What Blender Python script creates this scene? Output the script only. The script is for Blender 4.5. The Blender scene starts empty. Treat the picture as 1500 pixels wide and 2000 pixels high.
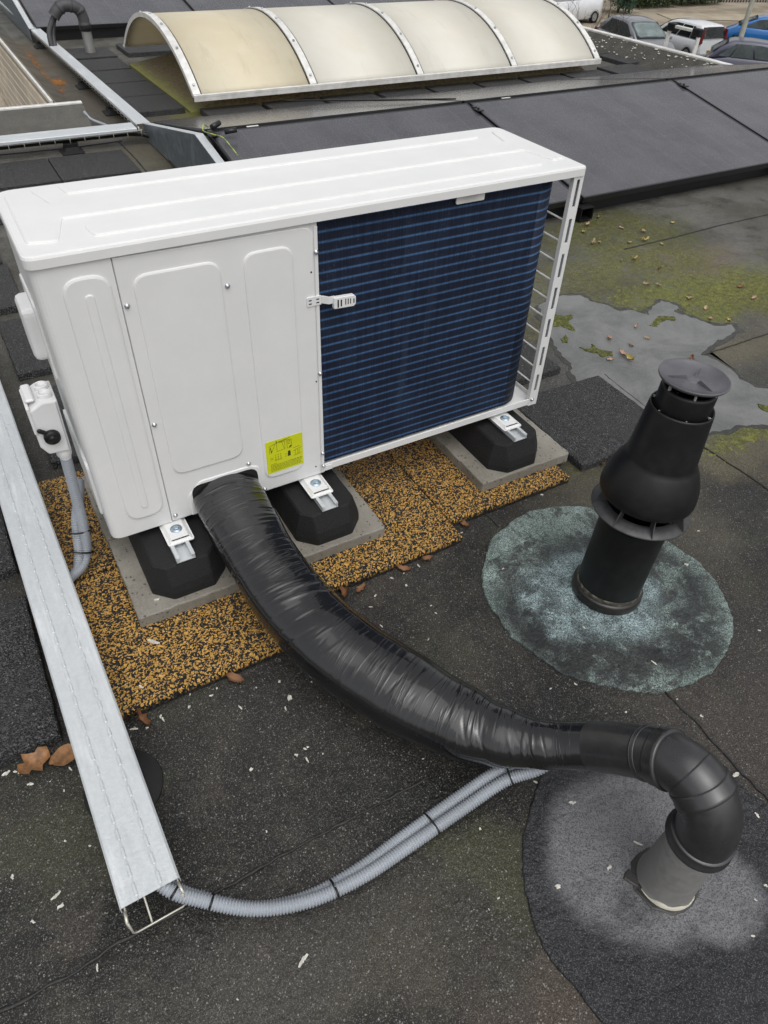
import bpy, bmesh, math, random
from mathutils import Vector, Matrix
R = math.radians
S = bpy.context.scene
COL = S.collection
# ------------------------------------------------------------------ camera
cam = bpy.data.objects.new('camera', bpy.data.cameras.new('camera'))
COL.objects.link(cam)
pitch, yaw, roll = -0.74521694, 0.54580645, 0.04515973
fw = Vector((math.sin(yaw)*math.cos(pitch), math.cos(yaw)*math.cos(pitch), math.sin(pitch)))
rt = Vector((math.cos(yaw), -math.sin(yaw), 0)); up = rt.cross(fw)
rt2 = math.cos(roll)*rt + math.sin(roll)*up
up2 = -math.sin(roll)*rt + math.cos(roll)*up
M = Matrix((rt2, up2, -fw)).transposed().to_4x4()
M.translation = Vector((-0.06952554, -1.54105717, 1.59956428))
cam.matrix_world = M
cam.data.sensor_fit = 'HORIZONTAL'; cam.data.sensor_width = 36
cam.data.lens = 36*1380.452/1500
cam.data.clip_start = 0.05; cam.data.clip_end = 1500
S.camera = cam
# ------------------------------------------------------------------ light: overcast day
W = bpy.data.worlds.new('World'); S.world = W; W.use_nodes = True
nt = W.node_tree; bg = nt.nodes['Background']
sky = nt.nodes.new('ShaderNodeTexSky'); sky.sky_type = 'NISHITA'; sky.sun_disc = False
SUN_EL, SUN_AZ = R(64), R(186)
sky.sun_elevation = SUN_EL; sky.sun_rotation = SUN_AZ
sky.air_density = 1.0; sky.dust_density = 4.0; sky.ozone_density = 1.0
hs = nt.nodes.new('ShaderNodeHueSaturation'); hs.inputs['Saturation'].default_value = 0.12
nt.links.new(sky.outputs[0], hs.inputs['Color']); nt.links.new(hs.outputs[0], bg.inputs['Color'])
bg.inputs['Strength'].default_value = 0.15
sun = bpy.data.objects.new('sun', bpy.data.lights.new('sun', 'SUN')); COL.objects.link(sun)
sun.data.energy = 0.9; sun.data.angle = R(80); sun.data.color = (1, .985, .96)
sd = Vector((math.sin(SUN_AZ)*math.cos(SUN_EL), math.cos(SUN_AZ)*math.cos(SUN_EL), math.sin(SUN_EL)))
sun.rotation_euler = sd.to_track_quat('Z', 'Y').to_euler()
S.view_settings.view_transform = 'Standard'; S.view_settings.look = 'None'
S.view_settings.gamma = 1; S.view_settings.use_curve_mapping = False
S.view_settings.exposure = 0.0

# ------------------------------------------------------------------ small helpers
def tag(o, label=None, cat=None, group=None, kind=None):
    if label: o['label'] = label
    if cat: o['category'] = cat
    if group: o['group'] = group
    if kind: o['kind'] = kind
    return o

def empty(name, loc, label=None, cat=None, group=None, rz=0, kind=None):
    o = bpy.data.objects.new(name, None); COL.objects.link(o)
    o.location = loc; o.rotation_euler = (0, 0, rz); o.empty_display_size = .1
    return tag(o, label, cat, group, kind)

def link(name, me, mat, parent=None, loc=None, rz=0):
    o = bpy.data.objects.new(name, me); COL.objects.link(o)
    mats = mat if isinstance(mat, (list, tuple)) else [mat]
    if not me.materials:
        for m in mats: me.materials.append(m)
    if parent: o.parent = parent
    if loc is not None: o.location = loc
    if rz: o.rotation_euler = (0, 0, rz)
    return o

def vec(*a): return Vector(a)

def round_poly(pts, r, n=4):
    """fillet every corner of a 2D polygon with radius r (number or list)"""
    out = []; N = len(pts)
    for i in range(N):
        p = Vector(pts[i]); a = Vector(pts[i-1]); b = Vector(pts[(i+1) % N])
        rr = r[i] if isinstance(r, (list, tuple)) else r
        u = (a-p); v = (b-p); lu, lv = u.length, v.length; u /= lu; v /= lv
        ang = math.acos(max(-1, min(1, u.dot(v))))
        if rr <= 0 or abs(ang-math.pi) < .02: out.append((p.x, p.y)); continue
        t = min(rr/math.tan(ang/2), lu*.49, lv*.49)
        p0 = p+u*t; p1 = p+v*t
        for k in range(n+1):
            s = k/n; q = (1-s)*(1-s)*p0 + 2*s*(1-s)*p + s*s*p1
            out.append((q.x, q.y))
    return out

def area2(p): return sum(p[i-1][0]*p[i][1]-p[i][0]*p[i-1][1] for i in range(len(p)))/2

def inset(pts, d):
    s = 1 if area2(pts) > 0 else -1
    N = len(pts); out = []
    for i in range(N):
        p = Vector(pts[i]); a = p-Vector(pts[i-1]); b = Vector(pts[(i+1) % N])-p
        if a.length < 1e-7: a = b
        if b.length < 1e-7: b = a
        a.normalize(); b.normalize()
        na = Vector((-a.y, a.x))*s; nb = Vector((-b.y, b.x))*s
        m = na+nb
        if m.length < 1e-6: m = na
        m.normalize(); c = max(.35, m.dot(na))
        q = p+m*(d/c); out.append((q.x, q.y))
    return out

def rrect(x0, y0, x1, y1, r, n=4): return round_poly([(x0, y0), (x1, y0), (x1, y1), (x0, y1)], r, n)

class MB:
    """collects shapes and links them as ONE mesh object"""
    def __init__(s): s.bm = bmesh.new(); s.uv = s.bm.loops.layers.uv.new('UVMap'); s.mi = 0
    def face(s, vs, smooth=False):
        try: f = s.bm.faces.new(vs)
        except ValueError: return None
        f.smooth = smooth; f.material_index = s.mi; return f
    def poly(s, pts): return s.face([s.bm.verts.new(p) for p in pts])
    def box(s, c, d, bev=0, rot=None, seg=1, taper=None):
        m = Matrix.Translation(c)
        if rot is not None: m = m @ rot.to_4x4()
        r = bmesh.ops.create_cube(s.bm, size=1, matrix=m @ Matrix.Diagonal((d[0], d[1], d[2], 1)))
        vs = r['verts']
        fs = {f for v in vs for f in v.link_faces}
        if bev:
            es = list({e for v in vs for e in v.link_edges})
            r2 = bmesh.ops.bevel(s.bm, geom=es, offset=bev, segments=seg, affect='EDGES', profile=.5)
            fs |= set(r2['faces'])
        for f in fs:
            if f.is_valid: f.material_index = s.mi
        return s
    def box2(s, a, b, bev=0, seg=1):
        return s.box([(a[i]+b[i])/2 for i in range(3)], [abs(b[i]-a[i]) for i in range(3)], bev, None, seg)
    def rings(s, rings, cap0=True, cap1=True, smooth=True, closed=True):
        V = [[s.bm.verts.new(p) for p in r] for r in rings]
        n = len(V[0])
        for i in range(len(V)-1):
            for j in range(n if closed else n-1):
                s.face((V[i][j], V[i][(j+1) % n], V[i+1][(j+1) % n], V[i+1][j]), smooth)
        if cap0 and closed: s.face(list(reversed(V[0])))
        if cap1 and closed: s.face(V[-1])
        return V
    def prism(s, pts, z0, z1, bev=0, frame=None, bev0=0, smooth=False):
        """2D outline extruded along the third axis, edge of the z1 side bevelled"""
        P = list(pts)
        if area2(P) < 0: P.reverse()
        f = frame or (lambda x, y, z: (x, y, z))
        rs = []
        sg = 1 if z1 > z0 else -1
        if bev0: rs.append([f(x, y, z0) for x, y in inset(P, bev0)]); rs.append([f(x, y, z0+sg*bev0) for x, y in P])
        else: rs.append([f(x, y, z0) for x, y in P])
        if bev:
            rs.append([f(x, y, z1-sg*bev) for x, y in P])
            rs.append([f(x, y, z1-sg*bev*.3) for x, y in inset(P, bev*.3)])
            rs.append([f(x, y, z1) for x, y in inset(P, bev)])
        else: rs.append([f(x, y, z1) for x, y in P])
        return s.rings(rs, smooth=smooth)
    def lathe(s, prof, c=(0, 0, 0), n=32, mat=None, cap0=False, cap1=False, smooth=True):
        rs = []
        for r, z in prof:
            ring = [Vector((r*math.cos(2*math.pi*k/n), r*math.sin(2*math.pi*k/n), z)) for k in range(n)]
            if mat is not None: ring = [mat @ p for p in ring]
            rs.append([p+Vector(c) for p in ring])
        return s.rings(rs, cap0, cap1, smooth)
    def cyl(s, a, b, r, n=12, r2=None, smooth=True):
        return s.tube([a, b], [r, r if r2 is None else r2], n, smooth=smooth)
    def tube(s, pts, rad, n=12, caps=True, smooth=True, upv=(0, 0, 1), fn=None, uvs=False):
        P = [Vector(p) for p in pts]; N = len(P)
        rad = rad if isinstance(rad, (list, tuple)) else [rad]*N
        T = [(P[min(i+1, N-1)]-P[max(i-1, 0)]).normalized() for i in range(N)]
        a = Vector(upv)
        if abs(T[0].dot(a)) > .95: a = Vector((1, 0, 0)) if abs(T[0].x) < .9 else Vector((0, 1, 0))
        u = T[0].cross(a).normalized(); rs = []; L = 0; Ls = []
        for i in range(N):
            if i: L += (P[i]-P[i-1]).length
            Ls.append(L)
            u = (u-T[i]*u.dot(T[i])).normalized(); w = u.cross(T[i])
            ring = []
            for k in range(n):
                t = 2*math.pi*k/n
                ru, rw = rad[i] if isinstance(rad[i], (tuple, list)) else (rad[i], rad[i])
                if fn: m = fn(L, t); ru *= m; rw *= m
                ring.append(P[i]+u*(ru*math.cos(t))+w*(rw*math.sin(t)))
            rs.append(ring)
        V = s.rings(rs, caps, caps, smooth)
        if uvs:
            for i in range(N-1):
                for k in range(n):
                    f = [x for x in V[i][k].link_faces if V[i][(k+1) % n] in x.verts and V[i+1][k] in x.verts]
                    for x in f:
                        for lp in x.loops:
                            for (ii, kk) in ((i, k), (i, k+1), (i+1, k+1), (i+1, k)):
                                if lp.vert is V[ii][kk % n]: lp[s.uv].uv = (Ls[ii], kk/n)
        return V
    def build(s, name, mat, parent=None, loc=None, rz=0, recalc=True):
        if recalc: bmesh.ops.recalc_face_normals(s.bm, faces=s.bm.faces[:])
        me = bpy.data.meshes.new(name); s.bm.to_mesh(me); s.bm.free()
        return link(name, me, mat, parent, loc, rz)

def bez(pts, n=12, closed=False):
    """Catmull-Rom through the points"""
    P = [Vector(p) for p in pts]; out = []
    for i in range(len(P)-1):
        a = P[i-1] if i else P[0]*2-P[1]; b = P[i]; c = P[i+1]; d = P[i+2] if i+2 < len(P) else P[-1]*2-P[-2]
        for k in range(n):
            t = k/n
            out.append(.5*((2*b)+(c-a)*t+(2*a-5*b+4*c-d)*t*t+(3*b-a-3*c+d)*t**3))
    out.append(P[-1]); return out

def resample(P, step):
    out = [P[0]]; acc = 0
    for i in range(1, len(P)):
        a, b = P[i-1], P[i]; L = (b-a).length
        while acc+L >= step:
            t = (step-acc)/L; a = a+(b-a)*t; out.append(a.copy()); L = (b-a).length; acc = 0
        acc += L
    out.append(P[-1]); return out

def wobble(pts, amp, step, seed=0):
    """closed 2D outline made uneven"""
    rnd = random.Random(seed); out = []
    N = len(pts)
    for i in range(N):
        a = Vector(pts[i]); b = Vector(pts[(i+1) % N]); k = max(1, int((b-a).length/step))
        for j in range(k):
            p = a.lerp(b, j/k); out.append((p.x+rnd.uniform(-amp, amp), p.y+rnd.uniform(-amp, amp)))
    return out

# ------------------------------------------------------------------ materials
class G:
    def __init__(s, name):
        s.m = bpy.data.materials.new(name); s.m.use_nodes = True
        s.t = s.m.node_tree; s.b = s.t.nodes['Principled BSDF']; s.c = None
    def new(s, k): return s.t.nodes.new(k)
    def ln(s, a, b): s.t.links.new(a, b)
    def put(s, inp, v):
        if isinstance(v, bpy.types.NodeSocket): s.ln(v, inp)
        elif isinstance(v, (tuple, list)) and len(v) == 3 and inp.type == 'RGBA': inp.default_value = (*v, 1)
        else: inp.default_value = v
    def co(s, kind='Object'):
        if s.c is None: s.c = s.new('ShaderNodeTexCoord')
        return s.c.outputs[kind]
    def mapping(s, v, sc=(1, 1, 1), rot=(0, 0, 0), loc=(0, 0, 0)):
        n = s.new('ShaderNodeMapping'); s.ln(v, n.inputs[0])
        n.inputs['Scale'].default_value = sc; n.inputs['Rotation'].default_value = rot; n.inputs['Location'].default_value = loc
        return n.outputs[0]
    def noise(s, scale, detail=3, rough=.5, v=None, dist=0, col=False):
        n = s.new('ShaderNodeTexNoise'); s.ln(v or s.co(), n.inputs['Vector'])
        n.inputs['Scale'].default_value = scale; n.inputs['Detail'].default_value = detail
        n.inputs['Roughness'].default_value = rough; n.inputs['Distortion'].default_value = dist
        return n.outputs['Color' if col else 'Fac']
    def voro(s, scale, v=None, out='Color', feature='F1', rnd=1):
        n = s.new('ShaderNodeTexVoronoi'); s.ln(v or s.co(), n.inputs['Vector']); n.feature = feature
        n.inputs['Scale'].default_value = scale; n.inputs['Randomness'].default_value = rnd
        return n.outputs[out]
    def math(s, op, a, b=0, c=0, clamp=False):
        n = s.new('ShaderNodeMath'); n.operation = op; n.use_clamp = clamp
        s.put(n.inputs[0], a); s.put(n.inputs[1], b); s.put(n.inputs[2], c); return n.outputs[0]
    def ss(s, x, lo, hi, a=0, b=1):
        n = s.new('ShaderNodeMapRange'); n.interpolation_type = 'SMOOTHSTEP'
        s.put(n.inputs[0], x)
        for i, q in zip((1, 2, 3, 4), (lo, hi, a, b)): n.inputs[i].default_value = q
        return n.outputs[0]
    def mix(s, f, a, b, mode='MIX'):
        n = s.new('ShaderNodeMix'); n.data_type = 'RGBA'; n.blend_type = mode
        s.put(n.inputs[0], f); s.put(n.inputs[6], a); s.put(n.inputs[7], b); return n.outputs[2]
    def xyz(s, v=None):
        n = s.new('ShaderNodeSeparateXYZ'); s.ln(v or s.co(), n.inputs[0]); return n.outputs
    def chan(s, c, i=0):
        n = s.new('ShaderNodeSeparateColor'); s.ln(c, n.inputs[0]); return n.outputs[i]
    def blob(s, v, cx, cy, rx, ry, soft=.35, warp=None):
        """soft ellipse mask in the xy plane"""
        x, y, z = s.xyz(v)
        a = s.math('DIVIDE', s.math('SUBTRACT', x, cx), rx); b = s.math('DIVIDE', s.math('SUBTRACT', y, cy), ry)
        d = s.math('SQRT', s.math('ADD', s.math('MULTIPLY', a, a), s.math('MULTIPLY', b, b)))
        return s.ss(d, 1-soft, 1+soft, 1, 0)
    def bump(s, h, st=.5, dist=.01, prev=None):
        n = s.new('ShaderNodeBump'); n.inputs['Strength'].default_value = st; n.inputs['Distance'].default_value = dist
        s.ln(h, n.inputs['Height'])
        if prev is not None: s.ln(prev, n.inputs['Normal'])
        return n.outputs[0]
    def done(s, col=None, rough=None, metal=None, normal=None, **kw):
        if col is not None: s.put(s.b.inputs['Base Color'], col)
        if rough is not None: s.put(s.b.inputs['Roughness'], rough)
        if metal is not None: s.put(s.b.inputs['Metallic'], metal)
        if normal is not None: s.ln(normal, s.b.inputs['Normal'])
        for k, v in kw.items(): s.put(s.b.inputs[k.replace('_', ' ')], v)
        return s.m

MAT = {}
def simple(name, col, rough=.5, metal=0, var=.12, vs=8, bump=None, spec=.5, fine=0):
    """plain surface with soft uneven tone; bump = (scale, strength, distance)"""
    g = G(name)
    n = g.noise(vs, 4, .6)
    dk = tuple(c*(1-var) for c in col); lt = tuple(min(1, c*(1+var)) for c in col)
    c = g.mix(g.ss(n, .3, .7), dk, lt)
    if fine: c = g.mix(g.ss(g.noise(fine, 2), .35, .65), tuple(q*(1-var) for q in col), c)
    nm = None
    if bump: nm = g.bump(g.noise(bump[0], 3, .6), bump[1], bump[2])
    r = g.math('ADD', g.math('MULTIPLY', g.math('SUBTRACT', n, .5), .25), rough, clamp=True)
    MAT[name] = g.done(c, r, metal, nm, Specular_IOR_Level=spec); return MAT[name]

def mat_roof(name, patch=None):
    g = G(name); v = g.co()
    big = g.noise(.9, 5, .6); mid = g.noise(5, 5, .65); fine = g.noise(40, 3, .7)
    warp = g.mapping(v); 
    nn = g.new('ShaderNodeVectorMath'); nn.operation = 'MULTIPLY_ADD'
    g.ln(g.noise(2.6, 4, .65, col=True), nn.inputs[0]); wa = .55 if not patch else .14; nn.inputs[1].default_value = (wa, wa, 0); 
    n2 = g.new('ShaderNodeVectorMath'); n2.operation = 'SUBTRACT'; g.ln(v, n2.inputs[0]); n2.inputs[1].default_value = (wa/2, wa/2, 0)
    g.ln(n2.outputs[0], nn.inputs[2]); wv = nn.outputs[0]
    cell = g.chan(g.voro(520)); cell2 = g.chan(g.voro(640), 1)
    if patch == 'green':
        base = g.mix(g.ss(mid, .35, .65), (.16, .21, .192), (.29, .365, .34))
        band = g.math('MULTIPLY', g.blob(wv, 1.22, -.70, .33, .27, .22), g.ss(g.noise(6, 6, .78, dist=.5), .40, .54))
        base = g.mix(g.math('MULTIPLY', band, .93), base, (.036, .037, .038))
        base = g.mix(g.math('MULTIPLY', g.blob(wv, 1.20, -.66, .215, .185, .16), .92), base, g.mix(g.ss(g.noise(14, 5, .75), .36, .56), (.14, .18, .185), (.35, .45, .465)))
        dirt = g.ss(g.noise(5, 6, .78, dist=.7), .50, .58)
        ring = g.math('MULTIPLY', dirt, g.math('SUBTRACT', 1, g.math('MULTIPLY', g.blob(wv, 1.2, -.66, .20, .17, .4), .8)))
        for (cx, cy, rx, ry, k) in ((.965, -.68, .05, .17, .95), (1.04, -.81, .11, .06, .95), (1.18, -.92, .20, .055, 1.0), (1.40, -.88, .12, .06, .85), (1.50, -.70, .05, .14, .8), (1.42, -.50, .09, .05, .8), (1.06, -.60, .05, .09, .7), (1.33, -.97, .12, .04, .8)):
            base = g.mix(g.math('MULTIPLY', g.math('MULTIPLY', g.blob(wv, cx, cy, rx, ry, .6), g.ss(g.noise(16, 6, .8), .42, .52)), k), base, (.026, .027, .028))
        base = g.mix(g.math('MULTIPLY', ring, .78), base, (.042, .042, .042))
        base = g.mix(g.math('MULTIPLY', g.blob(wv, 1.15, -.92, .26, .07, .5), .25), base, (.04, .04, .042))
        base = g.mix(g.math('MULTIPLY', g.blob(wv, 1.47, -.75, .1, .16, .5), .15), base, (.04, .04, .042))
        base = g.mix(g.ss(cell, .45, .7), base, g.mix(.78, base, (.014, .016, .016)))
        base = g.mix(g.math('MULTIPLY', g.ss(cell2, .72, .95), .9), base, g.mix(1.0, base, (2.0, 2.0, 2.0), 'MULTIPLY'))
    elif patch == 'grey':
        base = g.mix(g.ss(mid, .3, .7), (.014, .0145, .016), (.030, .031, .034))
        lite = g.math('MULTIPLY', g.math('MAXIMUM', g.blob(wv, .775, -1.29, .20, .175, .16), g.blob(wv, .87, -1.44, .11, .085, .25)), g.ss(g.noise(7, 4, .6), .15, .5))
        base = g.mix(g.math('MULTIPLY', lite, .9), base, (.20, .202, .212))
        base = g.mix(g.ss(cell, .5, .85), base, g.mix(.6, base, (.012, .012, .014)))
        base = g.mix(g.math('MULTIPLY', g.ss(cell2, .75, .95), .7), base, g.mix(.5, base, (.24, .24, .25)))
    else:
        base = g.mix(g.ss(mid, .3, .7), (.009, .0088, .0085), (.027, .0258, .0238))
        base = g.mix(g.math('MULTIPLY', g.ss(big, .45, .7), .6), base, (.044, .040, .035))
        # weathered, drier and greener stretch beyond the heat pump, grazing sheen painted in too
        x, y, z = g.xyz()
        far = g.ss(g.math('ADD', y, g.math('MULTIPLY', g.math('SUBTRACT', x, 1.2), .35)), -.2, 1.5)
        base = g.mix(g.math('MULTIPLY', far, .85), base, g.mix(g.ss(g.noise(2.2, 5, .65), .35, .65), (.10, .096, .076), (.185, .18, .16)))
        st = g.noise(3.4, 5, .68, dist=.8)
        base = g.mix(g.math('MULTIPLY', g.ss(st, .50, .64), .6), base, (.072, .062, .048))
        base = g.mix(g.math('MULTIPLY', g.ss(g.noise(2.3, 5, .7, g.mapping(v, loc=(4, 2, 0)), dist=.6), .52, .66), .5), base, (.050, .052, .030))
        base = g.mix(g.math('MULTIPLY', g.ss(g.noise(4.5, 4, .7, g.mapping(v, loc=(9, 7, 0))), .54, .68), .65), base, (.017, .017, .018))
        for (cx, cy, rx, ry, c, k) in ((.5, -1.18, .10, .13, (.058, .060, .028), .8), (.36, -1.42, .13, .10, (.085, .060, .045), .7),
                                      (-.34, -.62, .10, .12, (.055, .056, .032), .7), (.25, -1.2, .2, .1, (.07, .062, .045), .6),
                                      (-.1, -1.12, .3, .12, (.085, .078, .066), .6), (1.5, -.33, .25, .12, (.09, .082, .05), .7), (.3, -1.62, .4, .12, (.075, .066, .056), .7), (1.75, -.5, .16, .25, (.12, .11, .08), .55),
                                      (1.35, -1.25, .3, .25, (.06, .05, .045), .7), (3.4, .95, .3, .22, (.2, .15, .115), .6),
                                      (2.2, -.35, .25, .2, (.15, .13, .075), .8), (2.9, .12, .35, .12, (.17, .145, .085), .6),
                                      (1.0, 6.0, .9, 1.8, (.085, .068, .042), .75), (.9, 7.6, .3, 1.0, (.13, .09, .045), .5),
                                      (1.15, 3.9, .3, .3, (.14, .12, .07), .6), (1.0, 4.5, .6, .4, (.09, .078, .055), .6),
                                      (1.82, 5.3, .2, .7, (.22, .22, .045), .8), (2.9, 4.75, 1.4, .15, (.075, .065, .035), .7)):
            base = g.mix(g.math('MULTIPLY', g.blob(wv, cx, cy, rx, ry, .55), k), base, c)
        # moss
        mn = g.ss(g.noise(9, 6, .72, dist=.5), .30, .52)
        for (cx, cy, rx, ry, c, k) in ((3.25, 1.45, .52, .30, (.135, .138, .032), .95), (3.1, 1.05, .45, .20, (.17, .17, .03), .85), (2.55, 1.05, .3, .2, (.16, .16, .05), .7),
                                      (3.15, .60, .60, .24, (.20, .215, .026), 1.0), (2.6, .84, .35, .12, (.12, .12, .035), .8), (3.6, .35, .4, .2, (.14, .13, .04), .7),
                                      (2.3, -.33, .25, .08, (.16, .165, .03), .9), (2.15, .72, .12, .12, (.13, .125, .04), .9), (1.62, -.2, .1, .06, (.13, .125, .045), .8)):
            f = g.math('MULTIPLY', g.math('MULTIPLY', g.blob(wv, cx, cy, rx, ry, .4), mn), k)
            base = g.mix(f, base, g.mix(g.ss(fine, .35, .65), c, tuple(q*.5 for q in c)))
        # wet halo round the puddle
        base = g.mix(g.math('MULTIPLY', g.blob(wv, 2.0, .1, .35, .45, .4), .6), base, (.10, .10, .098))
        base = g.mix(g.math('MULTIPLY', g.ss(cell, .3, .95), .8), base, g.mix(.75, base, (.006, .006, .006)))
        base = g.mix(g.math('MULTIPLY', g.ss(cell2, .78, .96), .75), base, g.mix(.5, base, (.30, .29, .27)))
        base = g.mix(g.math('MULTIPLY', g.math('GREATER_THAN', g.chan(g.voro(420), 2), .988), .7), base, (.30, .29, .26))
    h = g.math('ADD', g.math('MULTIPLY', cell, .6), g.math('MULTIPLY', fine, .8))
    nm = g.bump(h, .75, .004, g.bump(mid if not patch else g.noise(13, 5, .7), .35 if not patch else .7, .02 if not patch else .03))
    rough = g.ss(g.noise(1.6, 4, .6), .35, .65, .34, .70)
    return g.done(base, rough, 0, nm, Specular_IOR_Level=.35)

def mat_yellow():
    g = G('yellow_chip_rubber'); v = g.co()
    n = g.new('ShaderNodeVectorMath'); n.operation = 'MULTIPLY_ADD'
    g.ln(g.noise(85, 2, .5, col=True), n.inputs[0]); n.inputs[1].default_value = (.011, .011, .011); g.ln(v, n.inputs[2])
    wv = g.mapping(n.outputs[0], (1, 1, .35))
    c = g.voro(265, wv); r = g.chan(c, 0); sh = g.chan(c, 1)
    yel = g.mix(sh, (.46, .25, .05), (.74, .43, .115))
    x, y, z = g.xyz()
    blk = g.mix(g.ss(g.chan(g.voro(300), 0), .6, .9), (.012, .012, .012), (.05, .047, .042))
    top = g.ss(z, .008, .022)
    dens = g.math('SUBTRACT', .645, g.math('MULTIPLY', g.noise(4, 3, .6), .14))
    f = g.math('MULTIPLY', g.math('GREATER_THAN', r, dens), top)
    col = g.mix(f, blk, yel)
    h = g.voro(265, wv, 'Distance')
    return g.done(col, g.math('SUBTRACT', .62, g.math('MULTIPLY', sh, .2)), 0, g.bump(h, .9, .006), Specular_IOR_Level=.45)

def mat_rubber_tile():
    g = G('black_granulate_rubber')
    c = g.voro(300); r = g.chan(c, 0)
    col = g.mix(g.ss(r, .3, .95), (.016, .016, .0165), (.098, .098, .102))
    col = g.mix(g.math('MULTIPLY', g.ss(g.noise(4, 4, .6), .45, .7), .5), col, (.05, .05, .048))
    col = g.mix(g.math('GREATER_THAN', g.chan(c, 1), .985), col, (.22, .21, .2))
    h = g.voro(210, None, 'Distance')
    return g.done(col, g.ss(r, 0, 1, .38, .7), 0, g.bump(h, 1.0, .006), Specular_IOR_Level=.28)

def mat_zinc():
    g = G('galvanised_steel')
    c = g.voro(120); r = g.math('ADD', g.math('MULTIPLY', g.chan(c, 0), .35), .3)
    st = g.noise(3, 6, .7, g.mapping(g.co(), (5, .6, 5)))
    col = g.mix(r, (.54, .572, .59), (.64, .665, .678))
    col = g.mix(g.math('MULTIPLY', g.ss(st, .5, .7), .6), col, (.86, .88, .89))
    col = g.mix(g.math('MULTIPLY', g.ss(g.noise(1, 5, .7, g.mapping(g.co(), (38, 9, 30))), .48, .68), .45), col, (.48, .50, .515))
    rough = g.math('ADD', .36, g.math('MULTIPLY', g.noise(30, 3), .22))
    return g.done(col, rough, .22, g.bump(g.noise(90, 4, .7), .35, .004))

def mat_coil():
    g = G('blue_fin_coil'); x, y, z = g.xyz()
    ph = g.math('FRACT', g.math('ADD', g.math('DIVIDE', g.math('SUBTRACT', z, .933), .0258), .5))
    d = g.math('ABSOLUTE', g.math('SUBTRACT', ph, .5))
    fin = g.noise(1, 2, .6, g.mapping(g.co(), (330, 330, 7)))
    blot = g.noise(1, 4, .65, g.mapping(g.co(), (9, 9, 5)))
    dd = g.math('ADD', d, g.math('MULTIPLY', g.math('SUBTRACT', fin, .5), .07))
    line = g.ss(dd, .02, .19, 1, 0)
    drip = g.ss(g.noise(1, 3, .7, g.mapping(g.co(), (13, 13, .8))), .60, .72)
    base = g.mix(g.ss(fin, .35, .7), (.009, .0125, .026), (.015, .021, .041))
    base = g.mix(g.math('MULTIPLY', g.ss(blot, .45, .7), .5), base, (.022, .033, .064))
    amt = g.math('MULTIPLY', line, g.math('ADD', .72, g.math('MULTIPLY', g.ss(blot, .3, .65), .28)))
    lb = g.mix(g.ss(fin, .3, .7), (.032, .078, .175), (.070, .155, .30))
    col = g.mix(amt, base, lb)
    drop = g.chan(g.voro(260), 0)
    col = g.mix(g.math('MULTIPLY', drip, .16), col, (.055, .085, .13))
    col = g.mix(g.math('MULTIPLY', g.math('GREATER_THAN', drop, .975), .12), col, (.12, .15, .19))
    return g.done(col, .55, 0, g.bump(fin, .35, .003), Specular_IOR_Level=.22)

def mat_pv():
    g = G('solar_cell_glass'); x, y, z = g.xyz()
    cx = g.math('ABSOLUTE', g.math('SUBTRACT', g.math('FRACT', g.math('DIVIDE', x, .186)), .5))
    cy = g.math('ABSOLUTE', g.math('SUBTRACT', g.math('FRACT', g.math('DIVIDE', y, .107)), .5))
    grid = g.math('MAXIMUM', g.ss(cx, .478, .496), g.math('MULTIPLY', g.ss(cy, .482, .498), .7))
    bus = g.ss(g.math('ABSOLUTE', g.math('SUBTRACT', g.math('FRACT', g.math('DIVIDE', x, .0186)), .5)), .42, .5)
    n = g.noise(3, 5, .65)
    col = g.mix(g.ss(n, .35, .65), (.060, .060, .069), (.084, .084, .095))
    col = g.mix(g.math('MULTIPLY', grid, .55), col, (.16, .16, .18))
    col = g.mix(g.math('MULTIPLY', bus, .45), col, (.11, .11, .125))
    dirt = g.noise(1.1, 4, .6, g.mapping(g.co(), (2.2, .5, 1)))
    col = g.mix(g.math('MULTIPLY', g.ss(dirt, .4, .7), .35), col, (.115, .113, .112))
    dr = g.noise(150, 3, .7)
    return g.done(col, g.math('ADD', .12, g.math('MULTIPLY', g.ss(dr, .4, .65), .18)), 0, g.bump(dr, .08, .002), Specular_IOR_Level=.6)

def mat_hose():
    g = G('black_taped_wrap'); uv = g.co('UV')
    big = g.noise(1, 3, .5, g.mapping(uv, (6, 1.2, 1)), dist=.5)
    w1 = g.noise(1, 2, .5, g.mapping(uv, (17, .9, 1), (0, 0, R(3))), dist=.9)
    w2 = g.noise(1, 2, .5, g.mapping(uv, (30, 1.3, 1), (0, 0, R(-7)), (3, 5, 0)), dist=1.1)
    msk = g.ss(g.noise(1, 3, .6, g.mapping(uv, (7, 3, 1), (0, 0, 0), (8, 2, 0))), .40, .60)
    c1 = g.ss(g.math('ABSOLUTE', g.math('SUBTRACT', w1, .5)), 0, .035, 1, 0)
    c2 = g.ss(g.math('ABSOLUTE', g.math('SUBTRACT', w2, .5)), 0, .04, 1, 0)
    h = g.math('ADD', g.math('MULTIPLY', big, .7), g.math('MULTIPLY', msk, g.math('ADD', g.math('MULTIPLY', c1, .75), g.math('MULTIPLY', c2, .5))))
    nm = g.bump(h, .35, .004)
    col = g.mix(g.ss(g.noise(9, 4), .3, .7), (.006, .006, .0065), (.011, .011, .012))
    return g.done(col, g.ss(g.noise(7, 3), .3, .7, .13, .22), 0, nm, Specular_IOR_Level=.6, Coat_Weight=.5, Coat_Roughness=.05, Coat_IOR=1.55)

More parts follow.
